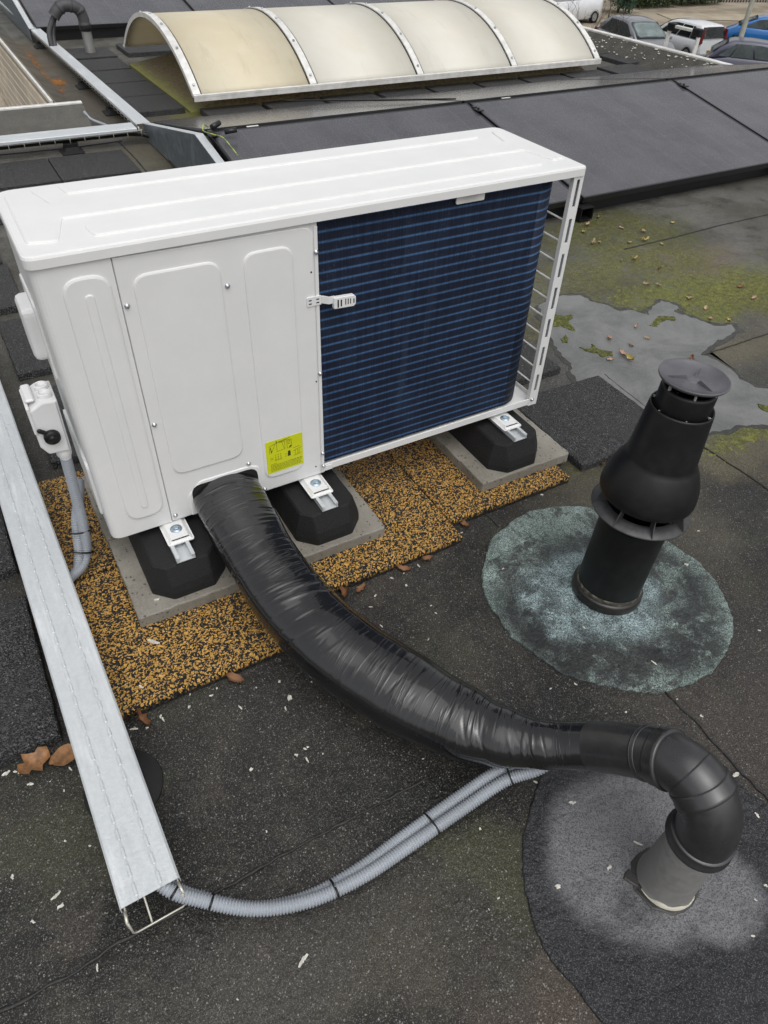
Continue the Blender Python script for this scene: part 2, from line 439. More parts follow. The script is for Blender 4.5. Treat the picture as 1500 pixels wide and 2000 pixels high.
def mat_dome(name, a, b, stain):
    g = G(name)
    n = g.noise(1.6, 5, .65); n2 = g.noise(1, 5, .7, g.mapping(g.co(), (7, 1.2, 1.2)))
    col = g.mix(g.ss(n, .3, .7), a, b)
    col = g.mix(g.math('MULTIPLY', g.ss(n2, .55, .75), .45), col, stain)
    m = g.done(col, .42, 0, g.bump(g.noise(6, 3), .08, .02), Specular_IOR_Level=.4)
    t = g.new('ShaderNodeBsdfTranslucent'); g.ln(col, t.inputs['Color'])
    mx = g.new('ShaderNodeMixShader'); mx.inputs[0].default_value = .28
    out = g.t.nodes['Material Output']
    g.ln(g.b.outputs[0], mx.inputs[1]); g.ln(t.outputs[0], mx.inputs[2]); g.ln(mx.outputs[0], out.inputs['Surface'])
    return m

def mat_concrete():
    g = G('wet_concrete')
    n = g.noise(7, 5, .65); f = g.noise(160, 3, .6); sp = g.chan(g.voro(180), 0)
    x, y, z = g.xyz()
    col = g.mix(g.ss(n, .3, .7), (.19, .175, .145), (.285, .27, .235))
    col = g.mix(g.math('MULTIPLY', g.ss(f, .4, .7), .35), col, (.34, .325, .29))
    col = g.mix(g.math('GREATER_THAN', sp, .96), col, (.09, .085, .075))
    col = g.mix(g.math('MULTIPLY', g.ss(g.noise(3, 4), .5, .7), .5), col, (.15, .135, .11))
    return g.done(col, .62, 0, g.bump(f, .4, .003), Specular_IOR_Level=.4)

def mat_mossy():
    g = G('mossy_bitumen_upstand'); v = g.co(); x, y, z = g.xyz()
    n = g.noise(6, 5, .7); f = g.noise(45, 4, .7)
    col = g.mix(g.ss(f, .35, .65), (.09, .072, .046), (.21, .165, .10))
    col = g.mix(g.math('MULTIPLY', g.ss(n, .5, .65), .7), col, (.15, .145, .05))
    low = g.math('MULTIPLY', g.ss(g.math('ADD', z, g.math('MULTIPLY', n, .07)), .05, .085, 1, 0), g.ss(x, 1.9, 2.6, 1, .2))
    col = g.mix(g.math('MULTIPLY', low, .9), col, (.20, .21, .05))
    return g.done(col, .75, 0, g.bump(f, .6, .01))

def mat_water():
    g = G('puddle_water')
    n = g.noise(3.5, 6, .7, dist=.5); s = g.chan(g.voro(330), 0)
    col = g.mix(g.ss(n, .3, .7), (.115, .119, .117), (.20, .203, .198))
    col = g.mix(g.math('MULTIPLY', g.ss(s, .5, 1), .15), col, (.075, .076, .073))
    col = g.mix(g.math('GREATER_THAN', g.chan(g.voro(520), 1), .985), col, (.24, .24, .23))
    return g.done(col, g.ss(g.noise(1.7, 3), .35, .65, .02, .05), 0, g.bump(g.noise(35, 2), .015, .002), IOR=1.33)

def mat_leafy(name, a, b):
    g = G(name); o = g.new('ShaderNodeObjectInfo')
    n = g.noise(3.5, 4, .6); 
    return g.done(g.mix(g.ss(n, .3, .7), a, b), .6, 0, None, Specular_IOR_Level=.35)

def mat_paint(name, col, rough=.3, coat=.6):
    g = G(name); n = g.noise(3, 4)
    c = g.mix(g.ss(n, .3, .7), tuple(q*.93 for q in col), col)
    return g.done(c, rough, 0, None, Coat_Weight=coat, Coat_Roughness=.08)
# ------------------------------------------------------------------ material set
ROOF = mat_roof('weathered_bitumen'); PG = mat_roof('green_slate_bitumen', 'green'); PGR = mat_roof('grey_bitumen', 'grey')
YEL = mat_yellow(); TILE = mat_rubber_tile(); ZINC = mat_zinc(); COIL = mat_coil(); PV = mat_pv(); HOSE = mat_hose()
CONC = mat_concrete(); MOSSY = mat_mossy(); WATER = mat_water()
WHITE = simple('white_powder_coat', (.75, .752, .745), .36, var=.02, bump=(420, .05, .001))
WPLAS = simple('white_plastic', (.74, .74, .74), .4, var=.03)
DARK = simple('dark_gap', (.008, .008, .008), .8)
BLKPL = simple('black_plastic', (.011, .011, .0115), .42, spec=.38, var=.25, vs=14, bump=(90, .06, .003), fine=40)
CAPPL = simple('sky_sheen_plastic', (.10, .098, .11), .38, var=.2, vs=12)  # black vent cap, base colour lightened to carry the sheen of the sky
PVC = simple('black_pvc_pipe', (.030, .030, .032), .30, spec=.8, var=.15, vs=16, bump=(200, .05, .002), fine=60)
RUBF = simple('black_rubber_block', (.009, .009, .010), .75, var=.3, vs=30, bump=(260, .6, .004), fine=150)
STUB = simple('grey_pipe_sleeve', (.21, .207, .20), .6, var=.10, vs=10, bump=(120, .2, .003), fine=60)
CONDUIT = simple('grey_corrugated_plastic', (.30, .325, .36), .38, var=.08)
TIE = simple('black_nylon', (.01, .01, .01), .4)
STEEL = simple('screw_steel', (.55, .56, .58), .3, metal=.9)
BLUEZ = simple('blue_zinc_bolt', (.42, .52, .60), .35, metal=.6)
WIRE = simple('zinc_wire', (.62, .60, .52), .4, metal=.6)
LABY = simple('yellow_label', (.62, .66, .015), .4, var=.03)
INK = simple('black_ink', (.03, .03, .01), .5)
ALU = simple('weathered_aluminium', (.72, .71, .68), .5, metal=.15, var=.12, vs=14, bump=(60, .1, .004))
ALUD = simple('dull_aluminium', (.33, .33, .32), .45, metal=.6, var=.15)
PVF = simple('black_anodised_frame', (.012, .012, .014), .35)
PLATE = simple('blue_grey_steel_plate', (.20, .235, .265), .4, metal=.55, var=.2, vs=5, fine=20)
DOME1 = mat_dome('aged_yellow_glazing', (.80, .72, .53), (.87, .80, .63), (.58, .50, .34))
DOME2 = mat_dome('milky_cream_glazing', (.84, .805, .70), (.89, .865, .79), (.72, .68, .57))
BIT = simple('bitumen_upstand', (.11, .105, .092), .7, var=.3, vs=10, bump=(240, .8, .005), fine=220)
BEAD = simple('bitumen_seam', (.018, .017, .016), .55, var=.4, vs=30, bump=(80, .6, .006))
CLAD = simple('pale_cladding', (.62, .55, .44), .6, var=.25, vs=2, bump=(12, .2, .01))
MOSSB = simple('green_moss', (.13, .14, .028), .85, var=.55, vs=60, bump=(70, .9, .02), fine=90)
LEAFT = mat_leafy('tan_leaf', (.30, .22, .12), (.50, .40, .25)); LEAFB = mat_leafy('brown_leaf', (.14, .06, .03), (.30, .16, .075))
LEAFP = mat_leafy('pinkish_leaf', (.38, .23, .17), (.55, .36, .27)); LEAFY = mat_leafy('yellow_leaf', (.36, .28, .10), (.52, .42, .18))
FLAKE = simple('white_paint_chip', (.60, .585, .52), .7, var=.25, vs=120); PEB = simple('tan_pebble', (.45, .36, .24), .7)
GLASSC = simple('dark_car_glass', (.03, .036, .036), .08, var=.3, vs=1.5, spec=.8); GLASSL = simple('light_windscreen', (.36, .43, .43), .08, var=.2, vs=2, spec=.8)

def attach(o, root):
    o.parent = root; o.matrix_parent_inverse = Matrix.Translation(-Vector(root.location)); return o
def part(mb, name, mat, root, label=None):
    o = mb.build(name, mat)
    attach(o, root)
    if label: o['label'] = label
    return o
def sub(mb, name, mat, par, root):
    """piece of a part (world coordinates, parents carry no own transform)"""
    o = mb.build(name, mat); o.parent = par; o.matrix_parent_inverse = Matrix.Identity(4)
    return o

# ------------------------------------------------------------------ SETTING: roof, ground
def sheet(name, pts, z, mat, kind='structure'):
    m = MB(); m.poly([(x, y, z) for x, y in pts]); o = m.build(name, mat, recalc=False)
    if o.data.polygons[0].normal.z < 0: o.data.flip_normals()
    return tag(o, kind=kind)
GZ = -5.5
m = MB()                                      # flat roof with the light-well left open
for a in ((-7, -7, .79, 5.06), (.79, -7, 6.95, 22), (-7, 9.6, .79, 22), (-7, 5.06, -3.2, 9.6)):
    m.poly([(a[0], a[1], 0), (a[2], a[1], 0), (a[2], a[3], 0), (a[0], a[3], 0)])
roof = tag(m.build('roof', ROOF), kind='structure')
for f in roof.data.polygons:
    if f.normal.z < 0: f.flip()
g = G('bare_verge'); MAT_GR = g.done(g.mix(g.ss(g.noise(.35, 6, .7), .35, .65), (.20, .165, .12), (.34, .29, .22)), .9)
g = G('parking_asphalt'); MAT_AS = g.done(g.mix(g.ss(g.noise(1.2, 5, .7), .3, .7), (.07, .07, .07), (.11, .108, .1)), .8)
g = G('pale_path'); MAT_PA = g.done(g.mix(g.ss(g.noise(.8, 5, .7), .3, .7), (.30, .25, .18), (.42, .36, .27)), .85)
sheet('ground', [(-600, -600), (600, -600), (600, 600), (-600, 600)], GZ, MAT_GR)
sheet('parking_lot', [(7.4, -20), (47, -20), (47, 33), (39, 36), (24, 39), (7.4, 40)], GZ+.02, MAT_AS)
sheet('path', [(44, 37.6), (56, 33), (80, 24), (81, 27), (57, 36), (45, 40)], GZ+.03, MAT_PA)
# bitumen lap seams
SEAMS = [[(-1.2, -.925), (-.481, -.923), (-.372, -.926), (-.257, -.915), (-.063, -.919), (.151, -.915), (.47, -.918)],
         [(1.122, -.19), (1.127, -.225), (1.131, -.30)], [(1.146, -1.015), (1.148, -1.06), (1.149, -1.123), (1.142, -1.221), (1.144, -1.347), (1.146, -1.5), (1.15, -1.9)],
         [(3.15, 1.238), (3.485, 1.24), (3.95, 1.258), (4.429, 1.255), (4.923, 1.244), (6.5, 1.25)],
         [(2.62, .183), (3.072, .185), (3.453, .182), (5, .19)], [(2.102, .261), (2.085, .05), (2.078, -.209), (2.09, -.353), (2.10, -.548), (2.1, -1.2)],
         [(-.8, 4.37), (.066, 4.364), (.26, 4.356), (.46, 4.348), (.761, 4.338), (1.099, 4.365)], [(1.076, 4.357), (1.081, 3.984), (1.074, 3.625), (1.074, 2.6)]]
rnd = random.Random(3); m = MB()
for s in SEAMS:
    P = resample([Vector((x, y, .0015)) for x, y in s], .02)
    P = [p+Vector((rnd.uniform(-.0025, .0025), rnd.uniform(-.0025, .0025), 0)) for p in P]
    far = P[0].y > 1
    m.tube(P, [(rnd.uniform(.002, .0048)*(1.5 if far else 1), .0028) for _ in P], 6)
tag(m.build('roof_seam', BEAD), kind='structure')
# light-well: wall below the roof edge, upstands and trims
well = empty('light_well_wall', (.79, 7.3, 0), 'pale ribbed cladding wall of the sunken light well at the upper left', 'wall')
m = MB()
m.box2((.795, 5.2, -4.2), (.83, 9.6, .085))
part(m, 'backing_panel', simple('cladding_shadow', (.36, .31, .24), .7), well)
m = MB()
z = .02
while z > -4:
    m.prism([(0, z), (.012, z-.008), (.012, z-.098), (0, z-.104)], 5.2, 9.6, frame=lambda x, y, q: (.795-x, q, y)); z -= .106
part(m, 'cladding_board', CLAD, well)
m = MB(); z = .02
while z > -4:
    m.box2((.7815, 5.2, z-.105), (.7935, 9.6, z-.093)); z -= .106
part(m, 'cladding_joint', simple('pale_joint', (.80, .76, .68), .5), well)
m = MB(); m.box2((.778, 5.2, .085), (.80, 9.6, .118), .003); part(m, 'edge_trim', ALU, well)
m = MB(); m.prism([(.80, .112), (.86, .05), (1.0, -.01), (.80, -.01)], 5.2, 9.6, frame=lambda x, y, q: (x, q, y)); part(m, 'sloped_kerb', ROOF, well)
ups = empty('roof_kerb', (-.5, 5.0, 0), 'bitumen-covered kerb with a thin white trim, in front of the ribbed light well', 'kerb')
m = MB()
m.prism([(4.70, -.005), (4.80, .02), (4.88, .055), (4.95, .11), (5.06, .115), (5.06, -.01)], -4, .985, frame=lambda x, y, q: (q, x, y))
part(m, 'upstand', BIT, ups)
m = MB(); m.box2((-4, 5.03, .112), (.99, 5.075, .128), .003); part(m, 'edge_trim', ALU, ups)
# roof edge (parapet) on the right
par = empty('roof_edge', (7.2, 5, 0), 'lichen-spotted sloping roof edge with thin aluminium trim above the car park', 'roof edge')
m = MB(); m.prism([(6.75, -.005), (6.93, .02), (7.19, .155), (7.25, .155), (7.25, -5.5), (6.9, -5.5), (6.9, -.3)], -7, 22, frame=lambda x, y, q: (x, q, y)); part(m, 'upstand', simple('dark_mossy_kerb', (.07, .066, .055), .8, var=.4, vs=9, bump=(60, .6, .01), fine=70), par)
m = MB(); m.box2((7.185, -7, .15), (7.262, 22, .172), .004); part(m, 'edge_trim', ALU, par)
rnd = random.Random(9); m = MB()
for i in range(150):
    y = rnd.uniform(3.6, 7.2); t = rnd.random()**.6; x = 6.93+.25*t; zz = .02+.135*(x-6.93)/.26+.003
    r = rnd.uniform(.004, .015)*(1 if rnd.random() < .8 else 1.5)
    m.lathe([(r, 0), (r*.8, .004), (.001, .006)], (x, y, zz), 7, smooth=False)
o = m.build('lichen_spots', simple('white_lichen', (.55, .55, .47), .8)); attach(o, par); o['kind'] = 'stuff'

# ------------------------------------------------------------------ roof patches, puddle, moss
P1 = [(1.266,-.286),(1.351,-.307),(1.423,-.338),(1.479,-.379),(1.534,-.459),(1.56,-.529),(1.573,-.589),(1.582,-.652),(1.595,-.725),(1.58,-.805),(1.548,-.871),(1.51,-.931),(1.464,-.973),(1.385,-1.012),(1.303,-1.037),(1.211,-1.031),(1.123,-1.013),(1.087,-.989),(1.037,-.949),(.975,-.89),(.939,-.848),(.906,-.74),(.89,-.676),(.899,-.614),(.904,-.548),(.923,-.495),(.959,-.439),(1.019,-.382),(1.065,-.335),(1.129,-.315),(1.195,-.294)]
P2 = [(.715,-1.038),(.666,-1.069),(.62,-1.104),(.573,-1.142),(.532,-1.194),(.504,-1.244),(.489,-1.285),(.476,-1.334),(.478,-1.383),(.488,-1.42),(.493,-1.484),(.536,-1.558),(.62,-1.629),(.732,-1.674),(.888,-1.67),(1.037,-1.61),(1.14,-1.504),(1.128,-1.36),(1.114,-1.313),(1.099,-1.259),(1.052,-1.179),(.986,-1.106),(.895,-1.056),(.787,-1.029)]
def patch(name, pts, mat, label, seed, h=.007):
    m = MB(); P = wobble(pts, .0022, .012, seed)
    m.prism(P, .0, h, bev=.003)
    return tag(m.build(name, mat), label, 'roof patch')
patch('roof_patch', P1, PG, 'round blue-green slate bitumen patch around the tall black vent', 1)
patch('roof_patch', P2, PGR, 'dark grey round bitumen patch around the grey pipe stub', 2)
PUD = [(2.252,.896),(2.416,.936),(2.526,.893),(2.522,.815),(2.567,.744),(2.584,.669),(2.641,.66),(2.678,.585),(2.752,.626),(2.859,.663),(2.894,.587),(2.875,.557),(2.824,.553),(2.851,.492),(2.88,.404),(2.898,.35),(2.979,.32),(2.96,.275),(2.865,.251),(2.777,.243),(2.619,.189),(2.635,.165),(2.65,.095),(2.636,.01),(2.612,-.037),(2.616,-.111),(2.657,-.145),(2.741,-.243),(2.624,-.369),(2.433,-.323),(2.331,-.271),(2.245,-.264),(2.11,-.236),(1.99,-.19),(1.93,.0),(1.93,.2),(1.98,.33),(2.02,.378),(2.046,.488),(2.108,.656)]
m = MB(); m.prism(wobble(inset(PUD, -.022), .012, .03, 15), -.003, .0016, bev=.001); tag(m.build('wet_roof_margin', simple('wet_dark_bitumen', (.045, .044, .038), .28, var=.4, vs=14, bump=(240, .5, .003), fine=200)), kind='structure')
m = MB(); m.prism(wobble(PUD, .007, .02, 5), -.002, .0035, bev=.002); tag(m.build('puddle', WATER), kind='structure')
MOSSP = [[(2.257,.789),(2.285,.748),(2.338,.75),(2.314,.715),(2.282,.703),(2.241,.608),(2.227,.632),(2.213,.674),(2.177,.692),(2.159,.718),(2.205,.787)],
 [(2.156,.482),(2.18,.454),(2.204,.458),(2.226,.488),(2.228,.463),(2.223,.425),(2.267,.387),(2.238,.361),(2.191,.369),(2.189,.409),(2.165,.437)],
 [(2.697,.539),(2.732,.54),(2.779,.499),(2.753,.475),(2.723,.499),(2.682,.491),(2.629,.472),(2.606,.492),(2.651,.515)],
 [(2.124,.58),(2.178,.604),(2.168,.575),(2.135,.541),(2.111,.553)], [(2.516,-.205),(2.546,-.233),(2.568,-.264),(2.526,-.281),(2.499,-.255),(2.499,-.222)]]
ML = ['jagged moss tuft at the puddle edge beside the white corner post', 'long moss tuft standing in the middle of the puddle', 'flat moss tuft at the far side of the puddle',
      'smallest moss tuft in the puddle, nearest the heat pump', 'moss tuft in the puddle by the right picture edge']
for i, p in enumerate(MOSSP):
    m = MB(); m.prism(wobble(p, .005, .012, 20+i), .0, .008, bev=.004)
    tag(m.build('moss_tuft', MOSSB), ML[i], 'moss', 'moss tufts in the puddle')

# ------------------------------------------------------------------ rubber mats and tiles
def slab(name, x0, y0, x1, y1, z0, z1, mat, label, cat, group, rz=0, seed=0, bev=.004):
    cx, cy = (x0+x1)/2, (y0+y1)/2
    m = MB(); P = wobble(rrect(x0-cx, y0-cy, x1-cx, y1-cy, .006, 2), .0016, .02, seed)
    m.prism(P, 0, z1-z0, bev=bev)
    o = m.build(name, mat, None, (cx, cy, z0), rz); return tag(o, label, cat, group)
MG = 'yellow speckled rubber mats under the heat pump'
for i, (x0, y0, l) in enumerate(((-.022, -.43, 'yellow speckled rubber mat at the front left, beside the metal tray and under the hose'),
        (.481, -.302, 'yellow speckled rubber mat with the middle paver on it'),
        (.986, -.227, 'yellow speckled rubber mat at the front right under the right concrete paver'),
        (-.34, .078, 'yellow speckled rubber mat below the isolator switch and grey conduits'),
        (.37, .215, 'yellow speckled rubber mat hidden far under the heat pump, left'), (.875, .29, 'yellow speckled rubber mat hidden far under the heat pump, right'))):
    slab('rubber_mat', x0 if i not in (0, 3) else -.222, y0, x0+.5 if i != 3 else .365, y0+.5, 0, .03-.0003*i, YEL, l, 'rubber mat', MG, 0, 30+i)
TG = 'black rubber tiles laid on the roof'
TI = [(1.573, -.21, 'black rubber tile between the heat pump and the tall vent', R(-1.5)), (1.475, .355, 'black rubber tile partly seen behind the white corner post', 0),
      (-.47, 1.91, 'black rubber tile left of the heat pump, farthest of the three by its left side', 0), (-.10, 1.30, 'black rubber tile at the left side of the heat pump near the white handle', R(1)),
      (-.085, .66, 'black rubber tile behind the isolator switch', 0), (-.765, -.416, 'large black rubber tile in the left foreground beside the metal tray', 0), (-.77, .203, 'black rubber tile at the left picture edge, above the large foreground one', 0),
      (.022, 3.565, 'black rubber tile behind the heat pump lid, at the left of the pair', 0), (.527, 3.56, 'black rubber tile behind the heat pump lid, under the tray support', 0), (-.483, 3.57, 'black rubber tile at the far left behind the heat pump', 0),
      (.02, 3.03, 'black rubber tile seen just over the back left of the heat pump lid', 0), (-.49, 3.03, 'black rubber tile at the left edge just over the heat pump lid', 0), (-.49, 2.45, 'black rubber tile at the left picture edge beside the lid corner', 0),
      (1.27, 4.93, 'first rubber tile of the far row, beside the bend of the two trays', 0), (1.265, 5.45, 'second rubber tile of the far row along the tray', 0), (1.255, 5.98, 'third rubber tile of the far row along the tray', 0),
      (1.255, 6.52, 'fourth rubber tile of the far row along the tray', 0), (1.27, 7.10, 'fifth rubber tile of the far row, in front of the arched pipe', 0), (1.9, 7.2, 'black rubber tile at the far left foot of the arched rooflight', 0),
      (6.765, 5.0, 'black rubber tile beyond the right end of the rooflight, nearer of two', 0), (6.76, 5.51, 'black rubber tile beyond the right end of the rooflight, farther of two', 0), (6.30, 4.47, 'black rubber tile by the right end of the rooflight, behind the panel ridge', 0)]
ORD = ['first', 'second', 'third', 'fourth', 'fifth', 'sixth', 'seventh', 'eighth']
for i in range(8):
    TI.append((1.86+.548*i+.01, 4.37, '%s rubber tile from the left in the row between rooflight and solar panels' % ORD[i], 0))
for i, (x, y, l, rz) in enumerate(TI):
    w = .46 if i in (0, 1) else .5
    if i == 20 or i == 19: w = .48
    slab('rubber_tile', x, y, x+w, y+(w if i > 1 else .455), .0, (.031 if y < 4.2 else .042)+.0004*(i % 3), TILE, l, 'rubber tile', TG, rz, 60+i, bev=.006)

# ------------------------------------------------------------------ concrete pavers
PGp = 'concrete pavers under the rubber feet'
for i, (x, y, l) in enumerate(((-.008, -.187, 'concrete paver at the front left corner under the left rubber foot'), (.386, -.183, 'concrete paver at the front middle, right of the black hose'), (1.158, -.155, 'concrete paver at the front right under the right rubber foot'),
                              (-.012, .158, 'concrete paver behind the left front one, under the cabinet corner'), (.388, .162, 'rear concrete paver under the middle rubber foot'), (1.155, .19, 'rear concrete paver under the right rubber foot'))):
    slab('concrete_paver', x, y, x+.378, y+.338, .0302, .066, CONC, l, 'paver', PGp, 0, 90+i, bev=.004)

# ------------------------------------------------------------------ rubber feet with channel rail
def foot():
    r = empty('support_block', (0, 0, 0))
    m = MB()
    def octo(hx, y0, y1, c): return [(-hx+c, y0), (hx-c, y0), (hx, y0+c), (hx, y1-c), (hx-c, y1), (-hx+c, y1), (-hx, y1-c), (-hx, y0+c)]
    rs = []
    for hx, y0, c, z in ((.108, -.165, .050, 0), (.108, -.165, .050, .022), (.104, -.160, .047, .045), (.090, -.138, .030, .095), (.085, -.133, .028, .101)):
        rs.append([(x, y, z) for x, y in round_poly(octo(hx, y0, .30-y0, c), .012, 2)])
    m.rings(rs, smooth=False)
    m.build('rubber_block', RUBF, r)
    m = MB()
    m.box2((-.026, -.135, .1012), (.026, .40, .1032))
    for s in (-1, 1):
        m.box2((s*.020, -.135, .1034), (s*.026, .40, .116), .001); m.box2((s*.016, -.135, .1161), (s*.026, .40, .1182))
    m.build('channel_rail', ZINC, r)
    m = MB(); m.box2((-.03, -.137, .09), (.03, -.1341, .1008)); m.build('end_notch', DARK, r)
    return r
f0 = foot()
FG = 'black rubber feet carrying the heat pump'
def dup(root, loc, rz=None, label=None, group=None):
    c = root.copy(); COL.objects.link(c); c.location = loc
    if rz is not None: c.rotation_euler = (0, 0, rz)
    if label: c['label'] = label
    if group: c['group'] = group
    for ch in list(root.children):
        d = ch.copy(); COL.objects.link(d); d.parent = c
        for g2 in list(ch.children):
            e = g2.copy(); COL.objects.link(e); e.parent = d
    return c
f0.location = (.158, .0, .0662); tag(f0, 'black rubber foot block under the left front corner, left of the hose', 'rubber foot', FG)
dup(f0, (.600, .005, .0662), None, 'black rubber foot block right of the black hose, in the middle', FG)
dup(f0, (1.325, .02, .0662), None, 'black rubber foot block under the blue coil, at the right corner', FG)

# ------------------------------------------------------------------ HEAT PUMP
HP = empty('heat_pump', (.735, .2, .18), 'white outdoor heat pump with exposed blue fin coil and yellow sticker', 'heat pump')
FR = lambda x, y, z: (x, -z, y)               # drawn on the front face: (x, height) -> outward
Z0, Z1, ZT = .196, .965, .9934
m = MB()                                       # left corner panel wraps round to the side
m.prism(round_poly([(0, 0), (.1645, 0), (.1645, .405), (0, .405)], [.03, 0, 0, .03], 6), Z0, Z1, bev0=.002)
m.prism(rrect(.052, .246, .153, .936, .042, 6), -.001, .006, bev=.006, frame=FR)
m.prism(rrect(.093, .283, .113, .897, .010, 5), .005, .0088, bev=.003, frame=FR)
side = part(m, 'side_panel', WHITE, HP)
m = MB()
m.prism([(.1662, .004), (.6455, .004), (.6455, .30), (.1662, .30)], Z0+.001, Z1)
m.prism(round_poly([(.1665, Z0+.002), (.634, Z0+.002), (.634, .958), (.1665, .963)], [0, 0, .032, 0], 5), -.004, .0, bev=.0035, frame=FR)
m.prism(rrect(.197, .355, .397, .919, .036, 6), -.001, .0045, bev=.005, frame=FR)
m.prism(rrect(.452, .243, .578, .923, .034, 6), -.001, .0045, bev=.005, frame=FR)
m.prism(round_poly([(.224, .199), (.438, .199), (.438, .300), (.410, .312), (.262, .312), (.224, .275)], [0, 0, .02, .02, .02, .02], 4), -.001, .003, bev=.003, frame=FR)
m.box2((.636, .0, .20), (.6455, .0045, .955), .001)
serv = part(m, 'service_panel', WHITE, HP)
m = MB(); m.prism(rrect(.234, .2, .430, .302, .03, 4), .0028, .0034, frame=FR); part(m, 'pipe_opening', DARK, HP)
m = MB()
m.prism(round_poly([(-.005, -.007), (1.4745, -.007), (1.4745, .4185), (-.005, .4185)], [.028, .012, .04, .05], 6), .9675, ZT, bev=.007)
BAR = [(.016, .062), (.080, .048), (.110, .172), (1.386, .172), (1.408, .062), (1.456, .068), (1.456, .355), (1.412, .370), (1.386, .266), (.108, .266), (.078, .385), (.016, .372)]
m.prism(round_poly(BAR, .014, 3), ZT-.001, ZT+.0042, bev=.006)
m.prism(round_poly([(.150, .046), (1.368, .046), (1.345, .118), (.140, .118)], .014, 3), ZT-.001, ZT+.0042, bev=.006)
m.prism(round_poly([(.138, .398), (1.352, .398), (1.342, .325), (.150, .325)], .014, 3), ZT-.001, ZT+.0042, bev=.006)
part(m, 'lid', WHITE, HP)
m = MB(); m.prism(round_poly([(.002, .0), (1.468, .0), (1.468, .408), (.002, .408)], .02, 3), .9655, .9672); part(m, 'lid_shadow_gap', DARK, HP)  # black sheet stands in for the shadow in the gap under the lid
# coil: bent slab
cp = [(.646, .016)]+[(1.338+.088*math.sin(a), .104-.088*math.cos(a)) for a in [i*math.pi/32 for i in range(17)]]+[(1.426, .385)]
ci = [(.646, .046)]+[(1.338+.058*math.sin(a), .104-.058*math.cos(a)) for a in [i*math.pi/32 for i in range(17)]]+[(1.396, .385)]
m = MB(); m.prism(cp+ci[::-1], .226, .966, smooth=True); coil = part(m, 'fin_coil', COIL, HP)
for p in coil.data.polygons: p.use_smooth = abs(p.normal.z) < .5 and abs(p.normal.y+1) > .001
m = MB()
m.box2((.642, .003, .2055), (1.468, .405, .2165)); m.box2((.640, -.0015, .2065), (1.470, .003, .2305), .001)
m.box2((1.466, .003, .2065), (1.470, .405, .2305), .001); m.box2((.64, -.003, .2055), (.672, .0, .2255), .002)
part(m, 'base_pan', WHITE, HP)
m = MB()                                       # corner post with long slots
px0, px1, sx0, sx1 = 1.437, 1.4722, 1.4495, 1.4605
m.box2((px0, -.003, .2035), (sx0, -.0005, .966)); m.box2((sx1, -.003, .2035), (px1, -.0005, .966))
sl = [(.958, .883), (.849, .779), (.745, .671), (.638, .566), (.532, .467), (.431, .360), (.326, .262)]
zz = .966
for a, b in sl:
    m.box2((sx0, -.0029, a), (sx1, -.0006, zz)); zz = b
m.box2((sx0, -.0029, .2035), (sx1, -.0006, zz))
m.box2((px1-.002, -.0004, .2035), (px1, .03, .966)); m.box2((px0, -.0004, .2035), (px0+.002, .012, .966))
part(m, 'corner_post', WHITE, HP)
m = MB()
for i in range(10):
    z = .838-.0615*i
    m.tube([(1.452, .028, z), (1.452, .39, z)], .0028, 6)
m.tube([(1.4555, .372, .21), (1.4555, .372, .966)], .0028, 6)
part(m, 'wire_guard', WHITE, HP)
m = MB(); m.box2((1.425, .386, .207), (1.47, .405, .9645), .003); m.box2((.166, .386, .207), (1.424, .404, .9645)); part(m, 'fan_side_panel', WHITE, HP)
m = MB(); m.prism(rrect(1.048, .944, 1.138, .9672, .004, 2), -.010, -.006, frame=FR, bev=.001); part(m, 'silver_tab', ALU, HP)
# screws: one mesh, one object each
m = MB(); m.lathe([(.0045, 0), (.0065, .0005), (.0065, .002), (.0042, .0025), (.004, .006), (.0028, .0068), (.0001, .007)], n=8, mat=Matrix.Rotation(R(90), 3, 'X'))
bmesh.ops.recalc_face_normals(m.bm, faces=m.bm.faces[:]); sm = bpy.data.meshes.new('screw'); m.bm.to_mesh(sm); m.bm.free(); sm.materials.append(STEEL)
for (x, z, y) in ((.176, .853, 0), (.409, .853, 0), (.176, .531, 0), (.407, .321, 0), (.177, .218, 0), (.640, .893, 0), (.640, .553, 0), (.640, .275, 0), (.447, .209, 0), (.640, .228, -.003), (1.448, .228, -.003)):
    o = bpy.data.objects.new('screw', sm); COL.objects.link(o); o.location = (x, y-.0002, z); attach(o, HP)
m = MB()
for x, z in ((.625, .845), (.628, .53), (.616, .232)):
    m = MB(); m.prism([(x+.0026*math.cos(k*.785), z+.0026*math.sin(k*.785)) for k in range(8)], .0001, .0005, frame=FR)
    part(m, 'drilled_hole', DARK, HP)
# sensor clip in front of the coil
m = MB()
m.prism(rrect(.609, .756, .650, .781, .003, 2), .0, .003, frame=FR, bev=.0008)
m.prism([(0, .650), (.003, .650), (.016, .664), (.016, .680), (.013, .680), (.013, .666), (0, .654)], .759, .778, frame=lambda x, y, q: (y, -x, q))
m.prism(round_poly([(.676, .745), (.733, .742), (.739, .748), (.739, .768), (.733, .773), (.676, .776)], .003, 2), .011, .023, frame=FR, bev=.002)
clip = part(m, 'sensor_clip', WPLAS, HP)
m = MB()
for x, w, a, b in ((.685, .004, .748, .769), (.694, .004, .750, .768), (.7075, .0026, .752, .768), (.7145, .0026, .752, .767), (.7215, .0024, .752, .766), (.731, .003, .752, .764)):
    m.prism([(x, a), (x+w, a), (x+w, b), (x, b)], .0229, .0234, frame=FR); sub(m, 'slot', DARK, clip, HP); m = MB()
for x in (.614, .635):
    for z in (.762, .771): m.prism([(x, z), (x+.008, z), (x+.008, z+.003), (x, z+.003)], .0029, .0033, frame=FR); sub(m, 'slot', DARK, clip, HP); m = MB()
